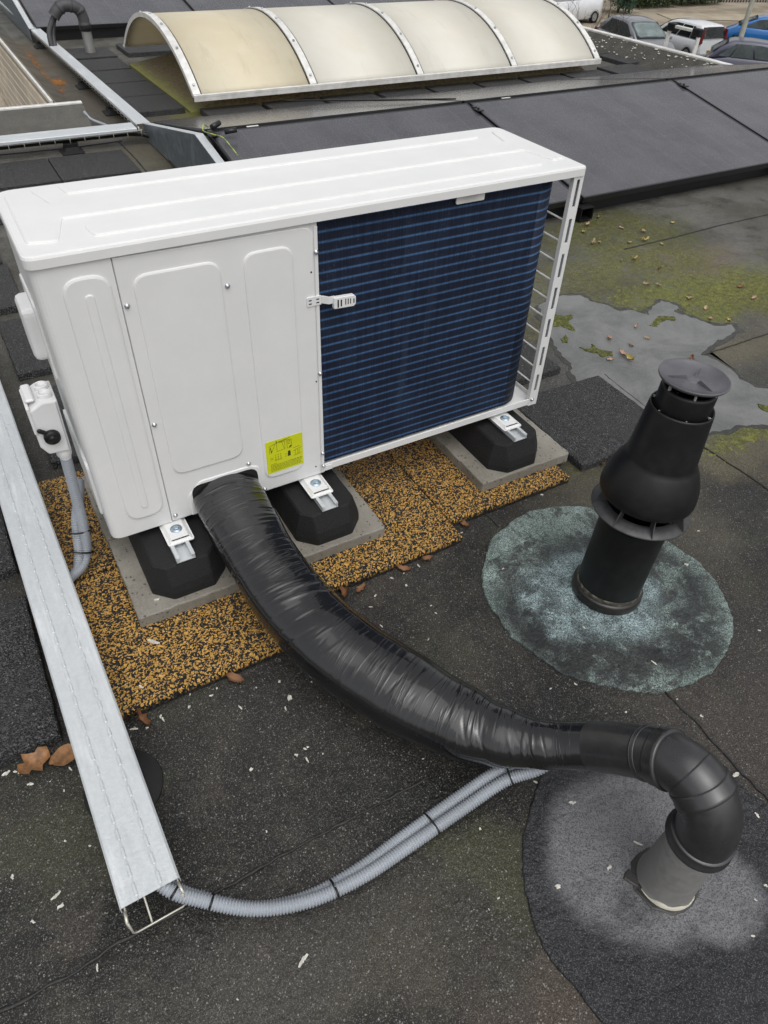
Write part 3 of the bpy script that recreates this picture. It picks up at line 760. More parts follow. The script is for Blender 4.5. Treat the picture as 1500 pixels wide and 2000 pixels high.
# warning label with its drawing
m = MB(); m.prism([(.460, .262), (.574, .264), (.575, .3785), (.460, .3775)], .0044, .0050, frame=FR); lab = part(m, 'warning_label', LABY, HP)
m = MB()
def ln(x0, z0, x1, z1, w=.0008):
    a = Vector((x0, z0)); b = Vector((x1, z1)); d = (b-a).normalized(); n = Vector((-d.y, d.x))*w/2
    m.prism([tuple(a-n), tuple(b-n), tuple(b+n), tuple(a+n)], .0049, .0053, frame=FR)
def seq(*p, w=.0008):
    for i in range(len(p)-1): ln(*p[i], *p[i+1], w)
def bx(x0, z0, x1, z1, w=.0008): seq((x0, z0), (x1, z0), (x1, z1), (x0, z1), (x0, z0), w=w)
lx = lambda t: .460+.114*t
lz = lambda t: .378-.116*t
seq((lx(.10), lz(.38)), (lx(.10), lz(.16)), (lx(.28), lz(.10)), (lx(.52), lz(.11)), (lx(.52), lz(.34)), (lx(.30), lz(.36)), (lx(.30), lz(.11)))
seq((lx(.12), lz(.17)), (lx(.16), lz(.34)), (lx(.26), lz(.12))); seq((lx(.13), lz(.20)), (lx(.15), lz(.36)), w=.002); seq((lx(.44), lz(.11)), (lx(.50), lz(.33)))
ln(lx(.295), lz(.04), lx(.30), lz(.10), .0026); ln(lx(.34), lz(.08), lx(.66), lz(.045), .0011); ln(lx(.34), lz(.10), lx(.58), lz(.075), .0009)
bx(lx(.58), lz(.35), lx(.70), lz(.10)); bx(lx(.61), lz(.22), lx(.66), lz(.12)); ln(lx(.64), lz(.33), lx(.69), lz(.29), .004)
for i in range(3):
    x = .24+.07*i
    ln(lx(x), lz(.46), lx(x+.02), lz(.455), .002); ln(lx(x+.01), lz(.50), lx(x+.01), lz(.56), .0012)
    seq(*[(lx(x+.01)+.0026*math.cos(k*1.05), lz(.61)+.0026*math.sin(k*1.05)) for k in range(7)])
ln(lx(.10), lz(.53), lx(.18), lz(.52)); ln(lx(.10), lz(.57), lx(.18), lz(.565))
m.prism([(lx(.58), lz(.60)), (lx(.66), lz(.60)), (lx(.66), lz(.46)), (lx(.63), lz(.43)), (lx(.59), lz(.45))], .0049, .0053, frame=FR)
ln(lx(.50), lz(.52), lx(.56), lz(.51)); ln(lx(.50), lz(.59), lx(.56), lz(.58)); ln(lx(.74), lz(.40), lx(.92), lz(.37)); ln(lx(.74), lz(.49), lx(.80), lz(.48))
seq((lx(.79), lz(.62)), (lx(.79), lz(.47)), (lx(.86), lz(.45)), (lx(.86), lz(.62)), (lx(.79), lz(.62))); seq((lx(.90), lz(.63)), (lx(.90), lz(.44)), (lx(.97), lz(.43)), w=.0006); ln(lx(.74), lz(.64), lx(.97), lz(.60), .0005)
rnd = random.Random(4)
for i in range(6):
    x = .10
    while x < (.26 if i == 0 else .95-.06*(i == 4)):
        w = rnd.uniform(.02, .07); z = lz(.725+.042*i-.03*(x-.1)); ln(lx(x), z, lx(min(.96, x+w)), z+.0001, .0013); x += w+.012
sub(m, 'label_print', INK, lab, HP)
# handle on the left side
m = MB(); m.prism(round_poly([(.19, .66), (.30, .66), (.30, .80), (.19, .80)], .02, 4), -.001, .034, bev=.014, frame=lambda x, y, z: (-z, x, y)); part(m, 'side_handle', WPLAS, HP)
m = MB(); m.prism(rrect(.15, .62, .34, .83, .02, 4), -.001, .005, bev=.003, frame=lambda x, y, z: (-z, x, y)); part(m, 'side_cover', WHITE, HP)
m = MB(); m.prism(rrect(.06, .24, .36, .42, .02, 4), -.001, .007, bev=.003, frame=lambda x, y, z: (-z, x, y)); part(m, 'side_cover', WHITE, HP)
# mounting brackets
for x in (.166, .600, 1.327):
    m = MB()
    dy = .0 if x < 1 else .012
    P = round_poly([(x-.038, .02+dy), (x-.038, -.082+dy), (x+.036, -.082+dy), (x+.036, .02+dy)], [0, .008, .008, 0], 4)
    m.rings([[(a, b, .1848) for a, b in P], [(a, b, .1868) for a, b in P], [(a, b, .1868) for a, b in inset(P, .004)], [(a, b, .1945) for a, b in inset(P, .013)]], smooth=False)
    b = part(m, 'mounting_bracket', WHITE, HP)
    m = MB(); c = (x, -.030+dy, .1946)
    m.lathe([(.0001, 0), (.0165, 0), (.0165, .0016), (.0001, .0018)], c, 20); m.lathe([(.0085, .0017), (.0085, .0065), (.0075, .0072), (.0001, .0072)], c, 6, smooth=False)
    sub(m, 'bolt', BLUEZ, b, HP)

# ------------------------------------------------------------------ isolator switch on the left side
IS = empty('isolator_switch', (-.058, .17, .44), 'white plastic isolator switch box with black rotary knob on the cabinet side', 'switch')
m = MB()
FY = lambda x, y, z: (x, .105-z, y)
m.prism(round_poly([(-.092, .478), (-.078, .452), (-.024, .447), (-.020, .600), (-.055, .603), (-.092, .585)], [.012, .010, .004, .004, .006, .014], 4), -.10, .0, bev=.005, frame=FY)
m.prism(rrect(-.094, .52, -.086, .598, .003, 2), -.095, .004, frame=FY, bev=.003)
m.lathe([(.017, 0), (.017, .012), (.015, .014), (.0125, .014), (.0125, .008), (.0001, .008)], (-.043, .135, .600), 18); m.lathe([(.017, 0), (.017, .012), (.015, .014), (.0125, .014), (.0125, .008), (.0001, .008)], (-.043, .175, .600), 18)
m.box2((-.09, .12, .60), (-.068, .20, .610), .004)
part(m, 'switch_box', WPLAS, IS)
m = MB(); rot = Matrix.Rotation(R(90), 3, 'X')
m.lathe([(.020, 0), (.0195, .010), (.017, .013), (.0001, .013)], (-.058, .1035, .505), 20, mat=rot)
m.box((-.070, .098, .522), (.040, .010, .011), .003, Matrix.Rotation(R(40), 3, 'Y'))
m.lathe([(.010, .013), (.009, .018), (.0001, .018)], (-.058, .1035, .505), 10, mat=rot)
part(m, 'rotary_knob', BLKPL, IS)
m = MB(); m.lathe([(.017, 0), (.019, -.010), (.019, -.022), (.015, -.030), (.0145, -.036)], (-.043, .130, .449), 14); part(m, 'cable_gland', WPLAS, IS)
# ------------------------------------------------------------------ corrugated conduits
def conduit(name, pts, r, label, group, pitch=.0064, n=14):
    P = resample(bez(pts, 16), pitch/4)
    amp = (1.02, .97, .76, .97)
    c = Vector(P[0])
    m = MB(); m.tube([p-c for p in P], [r*amp[i % 4] for i in range(len(P))], n)
    o = m.build(name, CONDUIT, None, c); tag(o, label, 'conduit', group); return o, P
def tie(parent, c, d, rx, rz, upv=(0, 0, 1), w=.0045):
    """cable tie hugging a pair of conduits at point c, direction d"""
    d = Vector(d).normalized(); a = d.cross(Vector(upv)).normalized(); b = a.cross(d)
    m = MB(); c = Vector(c); loc = Vector(parent.location)
    rs = []
    for (s, k) in ((-w/2, 1), (-w/2, 1.07), (w/2, 1.07), (w/2, 1)):
        rs.append([c-loc+d*s+a*(rx*k*math.cos(t))+b*(rz*k*math.sin(t)) for t in [2*math.pi*i/20 for i in range(20)]])
    m.rings(rs, False, False)
    m.box(c-loc+b*(rz*1.1), (.008, .008, .007), .001)
    return m.build('cable_tie', TIE, parent)
CG = 'grey corrugated conduits from the hose to the metal tray'
mid = [(.70, -1.05, .125), (.663, -1.046, .10), (.593, -1.021, .065), (.485, -1.018, .032), (.346, -1.027, .018), (.213, -1.039, .018), (.097, -1.032, .018), (-.002, -.999, .022), (-.085, -.944, .045), (-.140, -.895, .075), (-.168, -.80, .082), (-.175, -.5, .082), (-.18, -.2, .082)]
def off(P, s, up):
    out = []
    for i, p in enumerate(P):
        a = Vector(P[max(0, i-1)]); b = Vector(P[min(len(P)-1, i+1)]); d = (b-a); n = Vector((d.y, -d.x, 0)).normalized()
        k = up[i]; out.append(Vector(p)+n*s*math.cos(k)+Vector((0, 0, 1))*abs(s)*(1 if s < 0 else 0)*math.sin(k)*1.9)
    return out
roll_ = [.1, .1, .15, .2, .4, .7, 1.0, 1.2, 1.2, 1.1, .9, .5, .3]
c1, PP1 = conduit('corrugated_conduit', off(mid, .0145, roll_), .0142, 'grey corrugated conduit, the farther one of the pair from hose to tray', CG)
c2, PP2 = conduit('corrugated_conduit', off(mid, -.0145, roll_), .0142, 'grey corrugated conduit, the nearer one of the pair from hose to tray', CG)
for xk in (.615, .405, .155, -.075, -.128):
    i = min(range(len(PP1)), key=lambda q: abs(PP1[q].x-xk)+(9 if PP1[q].y > -.86 else 0)); j = min(range(len(PP2)), key=lambda q: (PP2[q]-PP1[i]).length); c = (PP1[i]+PP2[j])/2; a = (PP1[i]-PP2[j])
    dd = PP1[i+3]-PP1[i-3]
    upv = dd.normalized().cross(a.normalized())
    tie(c1, c, dd, a.length/2+.0152, .0155, upv)
LG = 'grey corrugated conduits below the isolator switch'
l1, LP1 = conduit('corrugated_conduit', [(-.043, .130, .425), (-.047, .128, .35), (-.054, .122, .24), (-.060, .118, .17), (-.071, .112, .10), (-.095, .085, .066), (-.14, .05, .066), (-.19, 0, .08)], .0145, 'grey corrugated conduit hanging from the isolator switch gland', LG)
l2, LP2 = conduit('corrugated_conduit', [(-.028, .25, .235), (-.045, .2, .215), (-.070, .15, .185), (-.082, .128, .14), (-.094, .108, .095), (-.115, .075, .064), (-.15, .04, .068), (-.2, -.01, .08)], .0145, 'grey corrugated conduit emerging from under the cabinet beside the isolator conduit', LG)
tie(l1, (-.070, .122, .165), (-.05, -.05, -.3), .031, .017, (0, 1, 0)); tie(l1, (-.084, .105, .10), (-.15, -.15, -.3), .031, .018, (0, 1, 0))

# ------------------------------------------------------------------ black taped hose
HPTS = [(.333, .03, .248), (.330, -.03, .243), (.331, -.12, .228), (.337, -.25, .196), (.36, -.42, .155), (.405, -.57, .132), (.484, -.74, .120), (.560, -.878, .122), (.612, -.958, .135), (.668, -1.03, .162), (.705, -1.067, .182), (.745, -1.112, .215)]
HR = [(.098, .058), (.098, .060), (.098, .064), (.096, .070), (.100, .078), (.104, .085), (.103, .086), (.090, .078), (.071, .066), (.054, .054), (.051, .051), (.051, .051)]
P = bez(HPTS, 14); RR = []
for i in range(len(HR)-1):
    for k in range(14):
        t = k/14; t = t*t*(3-2*t); RR.append(tuple(HR[i][j]*(1-t)+HR[i+1][j]*t for j in (0, 1)))
RR.append(HR[-1])
rw = random.Random(18); CR = []
def crease(L0, n, sp, sk, ext, h, w, jit):
    for i in range(n):
        CR.append((L0+i*sp+rw.uniform(-jit, jit), rw.uniform(.4, 2.6), rw.gauss(sk, .006), rw.uniform(-.006, .006), ext*rw.uniform(.5, 1.3), h*rw.uniform(.4, 1.3)*(1 if rw.random() < .7 else -1), w*rw.uniform(.6, 1.3)))
crease(.03, 16, .019, .004, .75, .0015, .0022, .008); crease(.06, 14, .024, -.006, .55, .0012, .0018, .010)
crease(.34, 10, .017, .020, .55, .0018, .0024, .010); crease(.42, 9, .020, .034, .40, .0022, .0028, .012)
crease(.62, 5, .060, .022, .30, .0010, .0024, .020); crease(.58, 8, .045, .012, .25, .0009, .0018, .020)
crease(.95, 13, .017, -.030, .50, .0022, .0024, .008); crease(.99, 11, .016, -.016, .60, .0018, .0022, .008); crease(1.10, 8, .016, -.012, .6, .0014, .0022, .006)
CR.sort(); CL = [c_[0] for c_ in CR]
import bisect
def wr(L, t):
    r = 1+.008*math.sin(L*19+1.5*math.sin(t+L*4))+.003*math.sin(L*61+2*math.sin(t*2+1.3))
    for q in CR[bisect.bisect_left(CL, L-.10):bisect.bisect_right(CL, L+.10)]:
        dt = (t-q[1]+math.pi) % (2*math.pi)-math.pi
        d = (L-(q[0]+q[2]*dt+q[3]*dt*dt))/q[6]
        if abs(d) > 3.2: continue
        w = math.exp(-(dt/q[4])**2)
        if w < .02: continue
        r += q[5]/.09*w*(math.exp(-d*d) if d < 0 else math.exp(-d*d*.35))
    return r
c = Vector((.36, -.42, 0)); m = MB()
P2 = []; R2 = []; KS = 5
for i in range(len(P)-1):
    for k in range(KS):
        P2.append(P[i].lerp(P[i+1], k/KS)); R2.append(tuple(RR[i][j]*(1-k/KS)+RR[i+1][j]*k/KS for j in (0, 1)))
P2.append(P[-1]); R2.append(RR[-1])
m.tube([p-c for p in P2], R2, 84, fn=wr, uvs=True)
tag(m.build('insulated_hose', HOSE, None, c), 'thick black taped insulated hose curving from the heat pump to the elbow', 'hose')

# ------------------------------------------------------------------ black elbow and its stub
EL = empty('pipe_elbow', (.79, -1.36, .2), 'black plastic pipe bend joining the taped hose to the grey stub', 'pipe')
EP = bez([(.79, -1.36, .205), (.791, -1.361, .262), (.790, -1.350, .308), (.787, -1.322, .345), (.783, -1.288, .359), (.778, -1.255, .353), (.773, -1.222, .330), (.767, -1.190, .299), (.758, -1.150, .257), (.745, -1.112, .215)], 12)
NE = len(EP)-1
def eseg(name, a, b, ra, rb):
    i0, i1 = int(a*NE), int(b*NE)
    m = MB(); m.tube(EP[i0:i1+1], [ra+(rb-ra)*k/(i1-i0) for k in range(i1-i0+1)], 36); part(m, name, PVC, EL)
eseg('lower_bend', 0, .46, .0565, .0560); eseg('upper_bend', .45, .74, .0545, .0540); eseg('end_bend', .73, 1, .0528, .0528)
def ring(t, r, w, name, lip=.003):
    i = int(t*NE); d = (EP[min(i+1, NE)]-EP[max(i-1, 0)]).normalized(); c = EP[i]
    q = d.to_track_quat('Z', 'Y').to_matrix()
    m = MB(); m.lathe([(.045, -w/2+.001), (r, -w/2), (r+lip, -w/2+.002), (r+lip, -w/2+.008), (r+.001, -w/2+.011), (r+.001, w/2-.003), (r, w/2), (.045, w/2-.001)], c, 40, mat=q)
    part(m, name, PVC, EL)
ring(.055, .0605, .028, 'rim_collar', .004); ring(.36, .0582, .030, 'socket_ring', .0025); ring(.62, .0570, .030, 'socket_ring', .003); ring(.72, .0545, .012, 'socket_ring', .0006)
ST = empty('pipe_stub', (.79, -1.36, 0), 'dull grey pipe stub with a torn pale foot rising from the dark grey patch', 'pipe')
rnd = random.Random(12); rs = []
n = 48
tear = [(.004+.010*abs(math.sin(2.3*k*2*math.pi/n+.6))+rnd.uniform(0, .003)) for k in range(n)]
for j, (r, z) in enumerate(((.0615, 0), (.0600, .012), (.0585, .03), (.0565, .07), (.0545, .12), (.053, .17), (.052, .215))):
    rs.append([(.79+r*math.cos(2*math.pi*k/n), -1.36+r*math.sin(2*math.pi*k/n), z+(tear[k] if j == 0 else tear[k]*.4 if j == 1 else 0)) for k in range(n)])
m = MB(); m.rings(rs, False, True); part(m, 'sleeve', STUB, ST)
m = MB(); m.lathe([(.0632, .007), (.0625, .012), (.0600, .0125), (.0596, .006)], (.79, -1.36, 0), 40)
for v in m.bm.verts:
    a = math.atan2(v.co.y+1.36, v.co.x-.79)
    q_ = max(0, math.cos(a-R(235)))**1.5; v.co.z += .016*q_*(1 if v.co.z > .01 else 0)*(.8+.3*math.sin(a*9)) - .010*(1-q_)
part(m, 'torn_foot', simple('pale_plastic', (.52, .50, .42), .5), ST)
m = MB(); m.prism(wobble([(.79+.073*math.cos(t), -1.360+.070*math.sin(t)) for t in [k*.35 for k in range(18)]], .006, .02, 8), .0, .0095, bev=.004)
m.prism(wobble([(.712, -1.315), (.735, -1.30), (.75, -1.33), (.722, -1.345)], .005, .012, 3), .0, .0105, bev=.004)
part(m, 'bitumen_fillet', simple('dark_wet_bitumen', (.032, .030, .029), .45, var=.4, vs=30, bump=(60, .6, .006)), ST)

# ------------------------------------------------------------------ tall black vent
VT = empty('roof_vent', (1.252, -.672, 0), 'tall black plastic roof vent with ribbed collar and flat cap', 'vent')
ax = Vector((.025*.855+.012, -.025*.519+.012, .72)).normalized(); VR = ax.to_track_quat('Z', 'Y').to_matrix()
VC = Vector((1.252, -.672, 0))
def vl(prof, name, mat, n=48, smooth=True, extra=None, c0=False, c1=False):
    m = MB(); m.lathe(prof, VC, n, mat=VR, cap0=c0, cap1=c1, smooth=smooth)
    if extra: extra(m)
    return part(m, name, mat, VT)
vl([(.0925, .0), (.0925, .30)], 'pipe', BLKPL)
vl([(.098, .0), (.104, .008), (.1035, .030), (.099, .036), (.0935, .037)], 'base_ring', simple('wet_base_ring', (.022, .02, .018), .3, var=.3), 48)
m = MB(); m.lathe([(.0945, .0365), (.0950, .048), (.0936, .050)], VC, 48, mat=VR)
part(m, 'lime_ring', simple('chipped_lime', (.20, .185, .15), .7, var=.8, vs=35, fine=50), VT)
COLPL = simple('dusty_toplit_plastic', (.060, .060, .063), .45, var=.25, vs=18, fine=50)  # dusty collar, its colour also lightened for light falling on its top
def ribs(m):
    for k in range(8):
        a = 2*math.pi*k/8+.25
        u = Vector((math.cos(a), math.sin(a), 0)); w = Vector((-math.sin(a), math.cos(a), 0))
        pr = [(.094, .345), (.1300, .336), (.1305, .3400), (.113, .383), (.094, .384)]
        rs = [[VC+VR @ (u*r+w*s+Vector((0, 0, z))) for r, z in pr] for s in (-.0012, .0012)]
        m.rings(rs, smooth=False)
vl([(.0935, .340), (.104, .346), (.1295, .332), (.1312, .3335), (.1318, .3365), (.1300, .3385), (.105, .3515), (.0935, .348)], 'ribbed_collar', COLPL, 56, True, ribs)
vl([(.110, .386), (.1180, .384), (.1235, .390), (.1256, .400), (.1250, .414), (.1220, .432), (.1160, .453), (.1080, .474), (.1000, .490), (.0945, .4995), (.0905, .505), (.0885, .514), (.0775, .655), (.0765, .660), (.0735, .660), (.0735, .652), (.062, .650)], 'hood', BLKPL, 64)
vl([(.064, .64), (.066, .650), (.0665, .705), (.0645, .712), (.058, .712)], 'inner_sleeve', BLKPL, 48)
PSP = simple('pale_spacer', (.35, .35, .34), .4)
for k in range(6):
    a = k*math.pi/3+.4
    m = MB(); m.box(VC+VR @ Vector((.0705*math.cos(a), .0705*math.sin(a), .655)), (.010, .004, .006), .001, VR @ Matrix.Rotation(a, 3, 'Z')); part(m, 'spacer', PSP, VT)
    m = MB(); m.box(VC+VR @ Vector((.061*math.cos(a), .061*math.sin(a), .716)), (.007, .005, .014), .001, VR @ Matrix.Rotation(a, 3, 'Z')); part(m, 'spacer', PSP, VT)
def spokes(m):
    for k in range(3):
        a = math.atan2(.84, .54)+k*2*math.pi/3
        u = Vector((math.cos(a), math.sin(a), 0)); w = Vector((-math.sin(a), math.cos(a), 0))
        rs = [[VC+VR @ (u*.012+w*s*1.0+Vector((0, 0, .7295))), VC+VR @ (u*.066+w*s*.4+Vector((0, 0, .7345))), VC+VR @ (u*.020+w*s*.3+Vector((0, 0, .7415)))] for s in (-.0022, .0022)]
        m.rings(rs, smooth=False)
    m.lathe([(.018, .7305), (.014, .7335), (.0001, .7335)], VC, 20, mat=VR)
vl([(.0001, .722), (.05, .723), (.0795, .733), (.0825, .738), (.0822, .7415), (.0800, .7420), (.0778, .7385), (.05, .7322), (.0001, .7305)], 'cap', CAPPL, 56, True, spokes)

# ------------------------------------------------------------------ cable trays
def tray(name, origin, ang, L, w, z, label, group, joints=(), wires=True, dash=True, depth=.062):
    root = empty(name, (origin[0], origin[1], 0), label, 'cable tray', group, ang)
    hw = w/2; cuts = [0]+list(joints)+[L]
    m = MB()
    for i in range(len(cuts)-1):
        a, b = cuts[i], cuts[i+1]+(.012 if i < len(cuts)-2 else 0); k = .0016*i
        pr = [(-hw, -.020), (-hw, -.004), (-hw+.004, 0), (-.026, 0), (-.023, .0015), (-.020, 0), (.020, 0), (.023, .0015), (.026, 0), (hw-.004, 0), (hw, -.004), (hw, -.020), (hw-.0015, -.020), (hw-.0015, -.004), (hw-.005, -.0016), (-hw+.005, -.0016), (-hw+.0015, -.004), (-hw+.0015, -.020)]
        if not dash: pr = [q for q in pr if abs(q[0]) > .03]
        m.prism(pr, a, b, frame=lambda x, y, q: (x*(1+k*8), q, z+y+k))
    if dash:
        y = .02
        while y < min(L, 2.2):
            for x in (-.0235, .0235): m.box((x, y, z+.0016), (.0065, .026, .0036), .0014)
            y += .040
    m.build('cover', ZINC, root)
    if wires:
        m = MB(); zb = z-depth; r = .0022
        for x in (-hw*.28, hw*.45): m.tube([(x, -.028 if x < 0 else .02, zb), (x, L, zb)], r, 6)
        for x in (-hw+.006, hw-.006): m.tube([(x, -.008, z-.026), (x, L, z-.026)], r, 6)
        y = -.03
        while y < L:
            m.tube([(-hw+.006, y, z-.010), (-hw+.006, y, zb+.010), (-hw+.014, y, zb+.003), (hw-.014, y, zb+.003), (hw-.006, y, zb+.010), (hw-.006, y, z-.010)], r, 6); y += .10
        for s in (-1, 1): m.tube([(s*(hw-.006), -.002, z-.016), (s*(hw-.004), -.022, z-.018), (s*(hw-.004), -.024, z-.040)], .0034, 6)
        m.build('wire_basket', WIRE, root)
    return root
FT = tray('cable_tray', (-.172, -.905), math.atan(.021), 3.0, .117, .120, 'wide galvanised cable tray cover running up the left foreground', 'galvanised cable trays', (1.72,), depth=.066)
T1 = tray('cable_tray', (1.262, 4.28), math.atan(.014), 9.5, .105, .125, 'galvanised cable tray running away to the top left corner', 'galvanised cable trays', (3.1, 6.2), dash=False)
T2 = tray('cable_tray', (1.19, 4.285), R(90), 4.5, .165, .118, 'galvanised cable tray crossing to the left picture edge behind the heat pump', 'galvanised cable trays', (2.2,), dash=False)
def support(loc, label, s=1):
    r = empty('tray_support', loc, label, 'tray support', 'black rubber supports under the cable trays')
    m = MB(); rs = []
    for (hx, hy, z) in ((.075, .085, 0), (.075, .085, .008), (.052, .06, .015), (.042, .05, .04), (.048, .055, .062)):
        rs.append([(x*s, y*s, z) for x, y in rrect(-hx, -hy, hx, hy, .012, 3)])
    m.rings(rs, smooth=False); m.build('rubber_block', RUBF, r); return r
support((.72, 4.25, 0), 'black rubber support under the tray behind the heat pump lid')
support((1.235, 5.15, 0), 'black rubber support nearest the bend under the far tray')
support((1.22, 6.1, 0), 'black rubber support midway under the far tray')
support((1.19, 8.0, 0), 'black rubber support under the far end of the tray at top left')
r = empty('tray_support', (-.168, -.598, 0), 'ribbed round black rubber foot under the foreground tray', 'tray support')
m = MB(); prof = [(.095, 0), (.095, .004)]
for k in range(9): prof += [(.093-.0045*k, .0055+.0012*k), (.0905-.0045*k, .0035+.0012*k)]
prof += [(.05, .02), (.045, .050), (.0001, .052)]
m.lathe(prof, n=48); o = m.build('ribbed_base', BLKPL, r); o.scale = (.93, .98, 1)
# cables in the far trays
for nm, pts, lab in (('tray_cable', [(-3, 4.26, .075), (.2, 4.27, .07), (.9, 4.27, .072), (1.2, 4.25, .07), (1.30, 4.10, .04), (1.27, 3.6, .018), (1.24, 2.9, .016), (1.24, 2.0, .016)], 'thick black cable lying in the crossing tray and running under the steel plate'),):
    P = bez(pts, 10); m = MB(); m.tube(P, .017, 10); tag(m.build(nm, BLKPL), lab, 'cable')
m = MB(); m.tube(bez([(.97, 4.92, .085), (1.0, 4.88, .04), (1.06, 4.8, .02), (1.13, 4.6, .02), (1.2, 4.45, .03)], 10), .012, 8); tag(m.build('tray_cable', CONDUIT), 'short grey cable leaving the light-well kerb corner', 'cable')

# ------------------------------------------------------------------ solar panels
def solar(name, x0, x1, y0, z0, y1, z1, label, group):
    """module from lower edge (y0,z0) to upper edge (y1,z1)"""
    L = math.hypot(y1-y0, z1-z0); a = math.atan2(z1-z0, y1-y0); cx = (x0+x1)/2
    root = bpy.data.objects.new(name, None); COL.objects.link(root); root.location = (cx, y0, z0); root.rotation_euler = (a, 0, 0)
    tag(root, label, 'solar panel', group); w = x1-x0
    m = MB(); m.box2((-w/2+.012, .012, -.006), (w/2-.012, L-.012, -.0015)); m.build('glass', PV, root)
    m = MB(); t = .035
    m.box2((-w/2, 0, -t), (w/2, .013, 0), .001); m.box2((-w/2, L-.013, -t), (w/2, L, 0), .001)
    m.box2((-w/2, .0131, -t), (-w/2+.013, L-.0131, 0), .001); m.box2((w/2-.013, .0131, -t), (w/2, L-.0131, 0), .001)
    m.build('frame', PVF, root)
    m = MB(); m.box2((-w/2+.01, .01, -t+.004), (w/2-.01, L-.01, -t+.006)); m.build('back_sheet', DARK, root)
    return root
SG1, SG2, SG3 = 'solar panels facing the heat pump', 'solar panels sloping away behind the ridge', 'solar panels in the far row'
XS = [(1.335, 3.205), (3.225, 5.20), (5.22, 7.05)]
L1 = ['solar panel partly hidden behind the heat pump lid', 'fully seen solar panel right of the heat pump', 'solar panel at the right picture edge']
L2 = ['thin glancing solar panel behind the ridge, nearest the steel plate', 'glancing solar panel behind the ridge, below the rooflight middle', 'glancing solar panel behind the ridge, nearest the car park']
for (a, b), l1_, l2_ in zip(XS, L1, L2):
    solar('solar_panel', a, b, 1.71, .128, 2.985, .372, l1_, SG1)
    solar('solar_panel', a, b, 4.285, .128, 3.045, .372, l2_, SG2).rotation_euler = (math.atan2(.244, 1.24), 0, 0)
for o in [o for o in bpy.data.objects if o.get('group') == SG2]: o.rotation_euler = (math.atan2(.244, 1.24), 0, math.pi)
for (a, b, l) in ((1.215, 3.045, 'far row solar panel behind the arched grey hose'), (3.07, 4.92, 'far row solar panel behind the left end of the rooflight'), (4.94, 6.8, 'far row solar panel hidden mostly behind the rooflight')):
    solar('solar_panel', a, b, 8.27, .14, 9.6, .40, l, SG3)
m = MB()
for a, b in XS:
    for x in (a+.35, b-.35): m.box2((x-.02, 3.0, .372), (x+.02, 3.03, .380), .002)
# clamps between modules
def clamp(x, y, z, label):
    r = empty('panel_clamp', (x, y, z), label, 'clamp', 'black clamps between the solar panels')
    k = MB(); k.box((0, 0, .004), (.05, .07, .008), .002); k.cyl((0, 0, .006), (0, 0, .020), .008, 8); k.box((.0, .05, .008), (.03, .03, .014), .003); k.build('clamp_body', PVF, r)
m.bm.free()
clamp(3.215, 2.86, .352, 'black clamp between two panels at the ridge behind the lid'); clamp(5.21, 2.86, .352, 'black clamp at the right ridge joint'); clamp(1.345, 2.93, .365, 'black clamp at the left end of the ridge by the yellow-green wire')
# black support beams showing under the joints
for x, l in ((3.215, 'black hollow support beam end under the panel right of the corner post'), (5.21, 'black hollow support beam end under the panels at the right picture edge')):
    r = empty('support_beam', (x, 1.7, .02), l, 'beam', 'black beams under the solar panels')
    k = MB(); w, h, t = .10, .075, .006
    for s in (-1, 1): k.box2((s*w/2, 0, 0), (s*(w/2-t), 2.6, h))
    k.box2((-w/2+t, 0, 0), (w/2-t, 2.6, t)); k.box2((-w/2+t, 0, h-t), (w/2-t, 2.6, h)); k.box2((-w/2+t, .12, t), (w/2-t, .13, h-t)); o = k.build('beam', BLKPL, r); r.location = (x+.01, 1.655, .012)
# low base frame under far row
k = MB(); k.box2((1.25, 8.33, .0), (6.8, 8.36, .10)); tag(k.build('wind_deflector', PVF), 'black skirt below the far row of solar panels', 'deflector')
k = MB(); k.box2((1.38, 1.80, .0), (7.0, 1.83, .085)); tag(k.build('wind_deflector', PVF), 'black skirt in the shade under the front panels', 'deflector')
def endplate(x, pts, label):
    r = empty('end_plate', (x, pts[1][0], 0), label, 'steel plate')
    k = MB(); k.prism(pts, x-.002, x, frame=lambda a, b, q: (q, a, b)); part(k, 'plate', PLATE, r)
    k = MB()
    for (a, b) in ((pts[0], pts[1]), (pts[1], pts[2])):
        A = Vector((x, a[0], a[1]+.001)); B = Vector((x, b[0], b[1]+.001))
        k.rings([[A, A+Vector((.05, 0, 0)), A+Vector((.05, 0, .002)), A+Vector((0, 0, .002))], [B, B+Vector((.05, 0, 0)), B+Vector((.05, 0, .002)), B+Vector((0, 0, .002))]], smooth=False)
    part(k, 'flange', ZINC, r)
    return r
ep = endplate(1.265, [(4.3, .115), (3.03, .352), (1.74, .112), (1.74, .015), (4.3, .015)], 'blue-grey galvanised end plate at the left end of the panel ridge')
k = MB(); k.prism([(2.30, .02), (2.304, .02), (2.42, .23), (2.416, .23)], -.0024, -.0021, frame=lambda a, b, q: (1.265+q, a, b))
for y, z in ((2.75, .22), (2.45, .20), (2.62, .255)): k.cyl((1.255, y, z), (1.2632, y, z), .009, 8)
part(k, 'fixing', PVF, ep)
endplate(1.14, [(11.0, .12), (9.62, .40), (8.25, .13), (8.25, .015), (11.0, .015)], 'pale galvanised end plate of the far panel row at the top left')
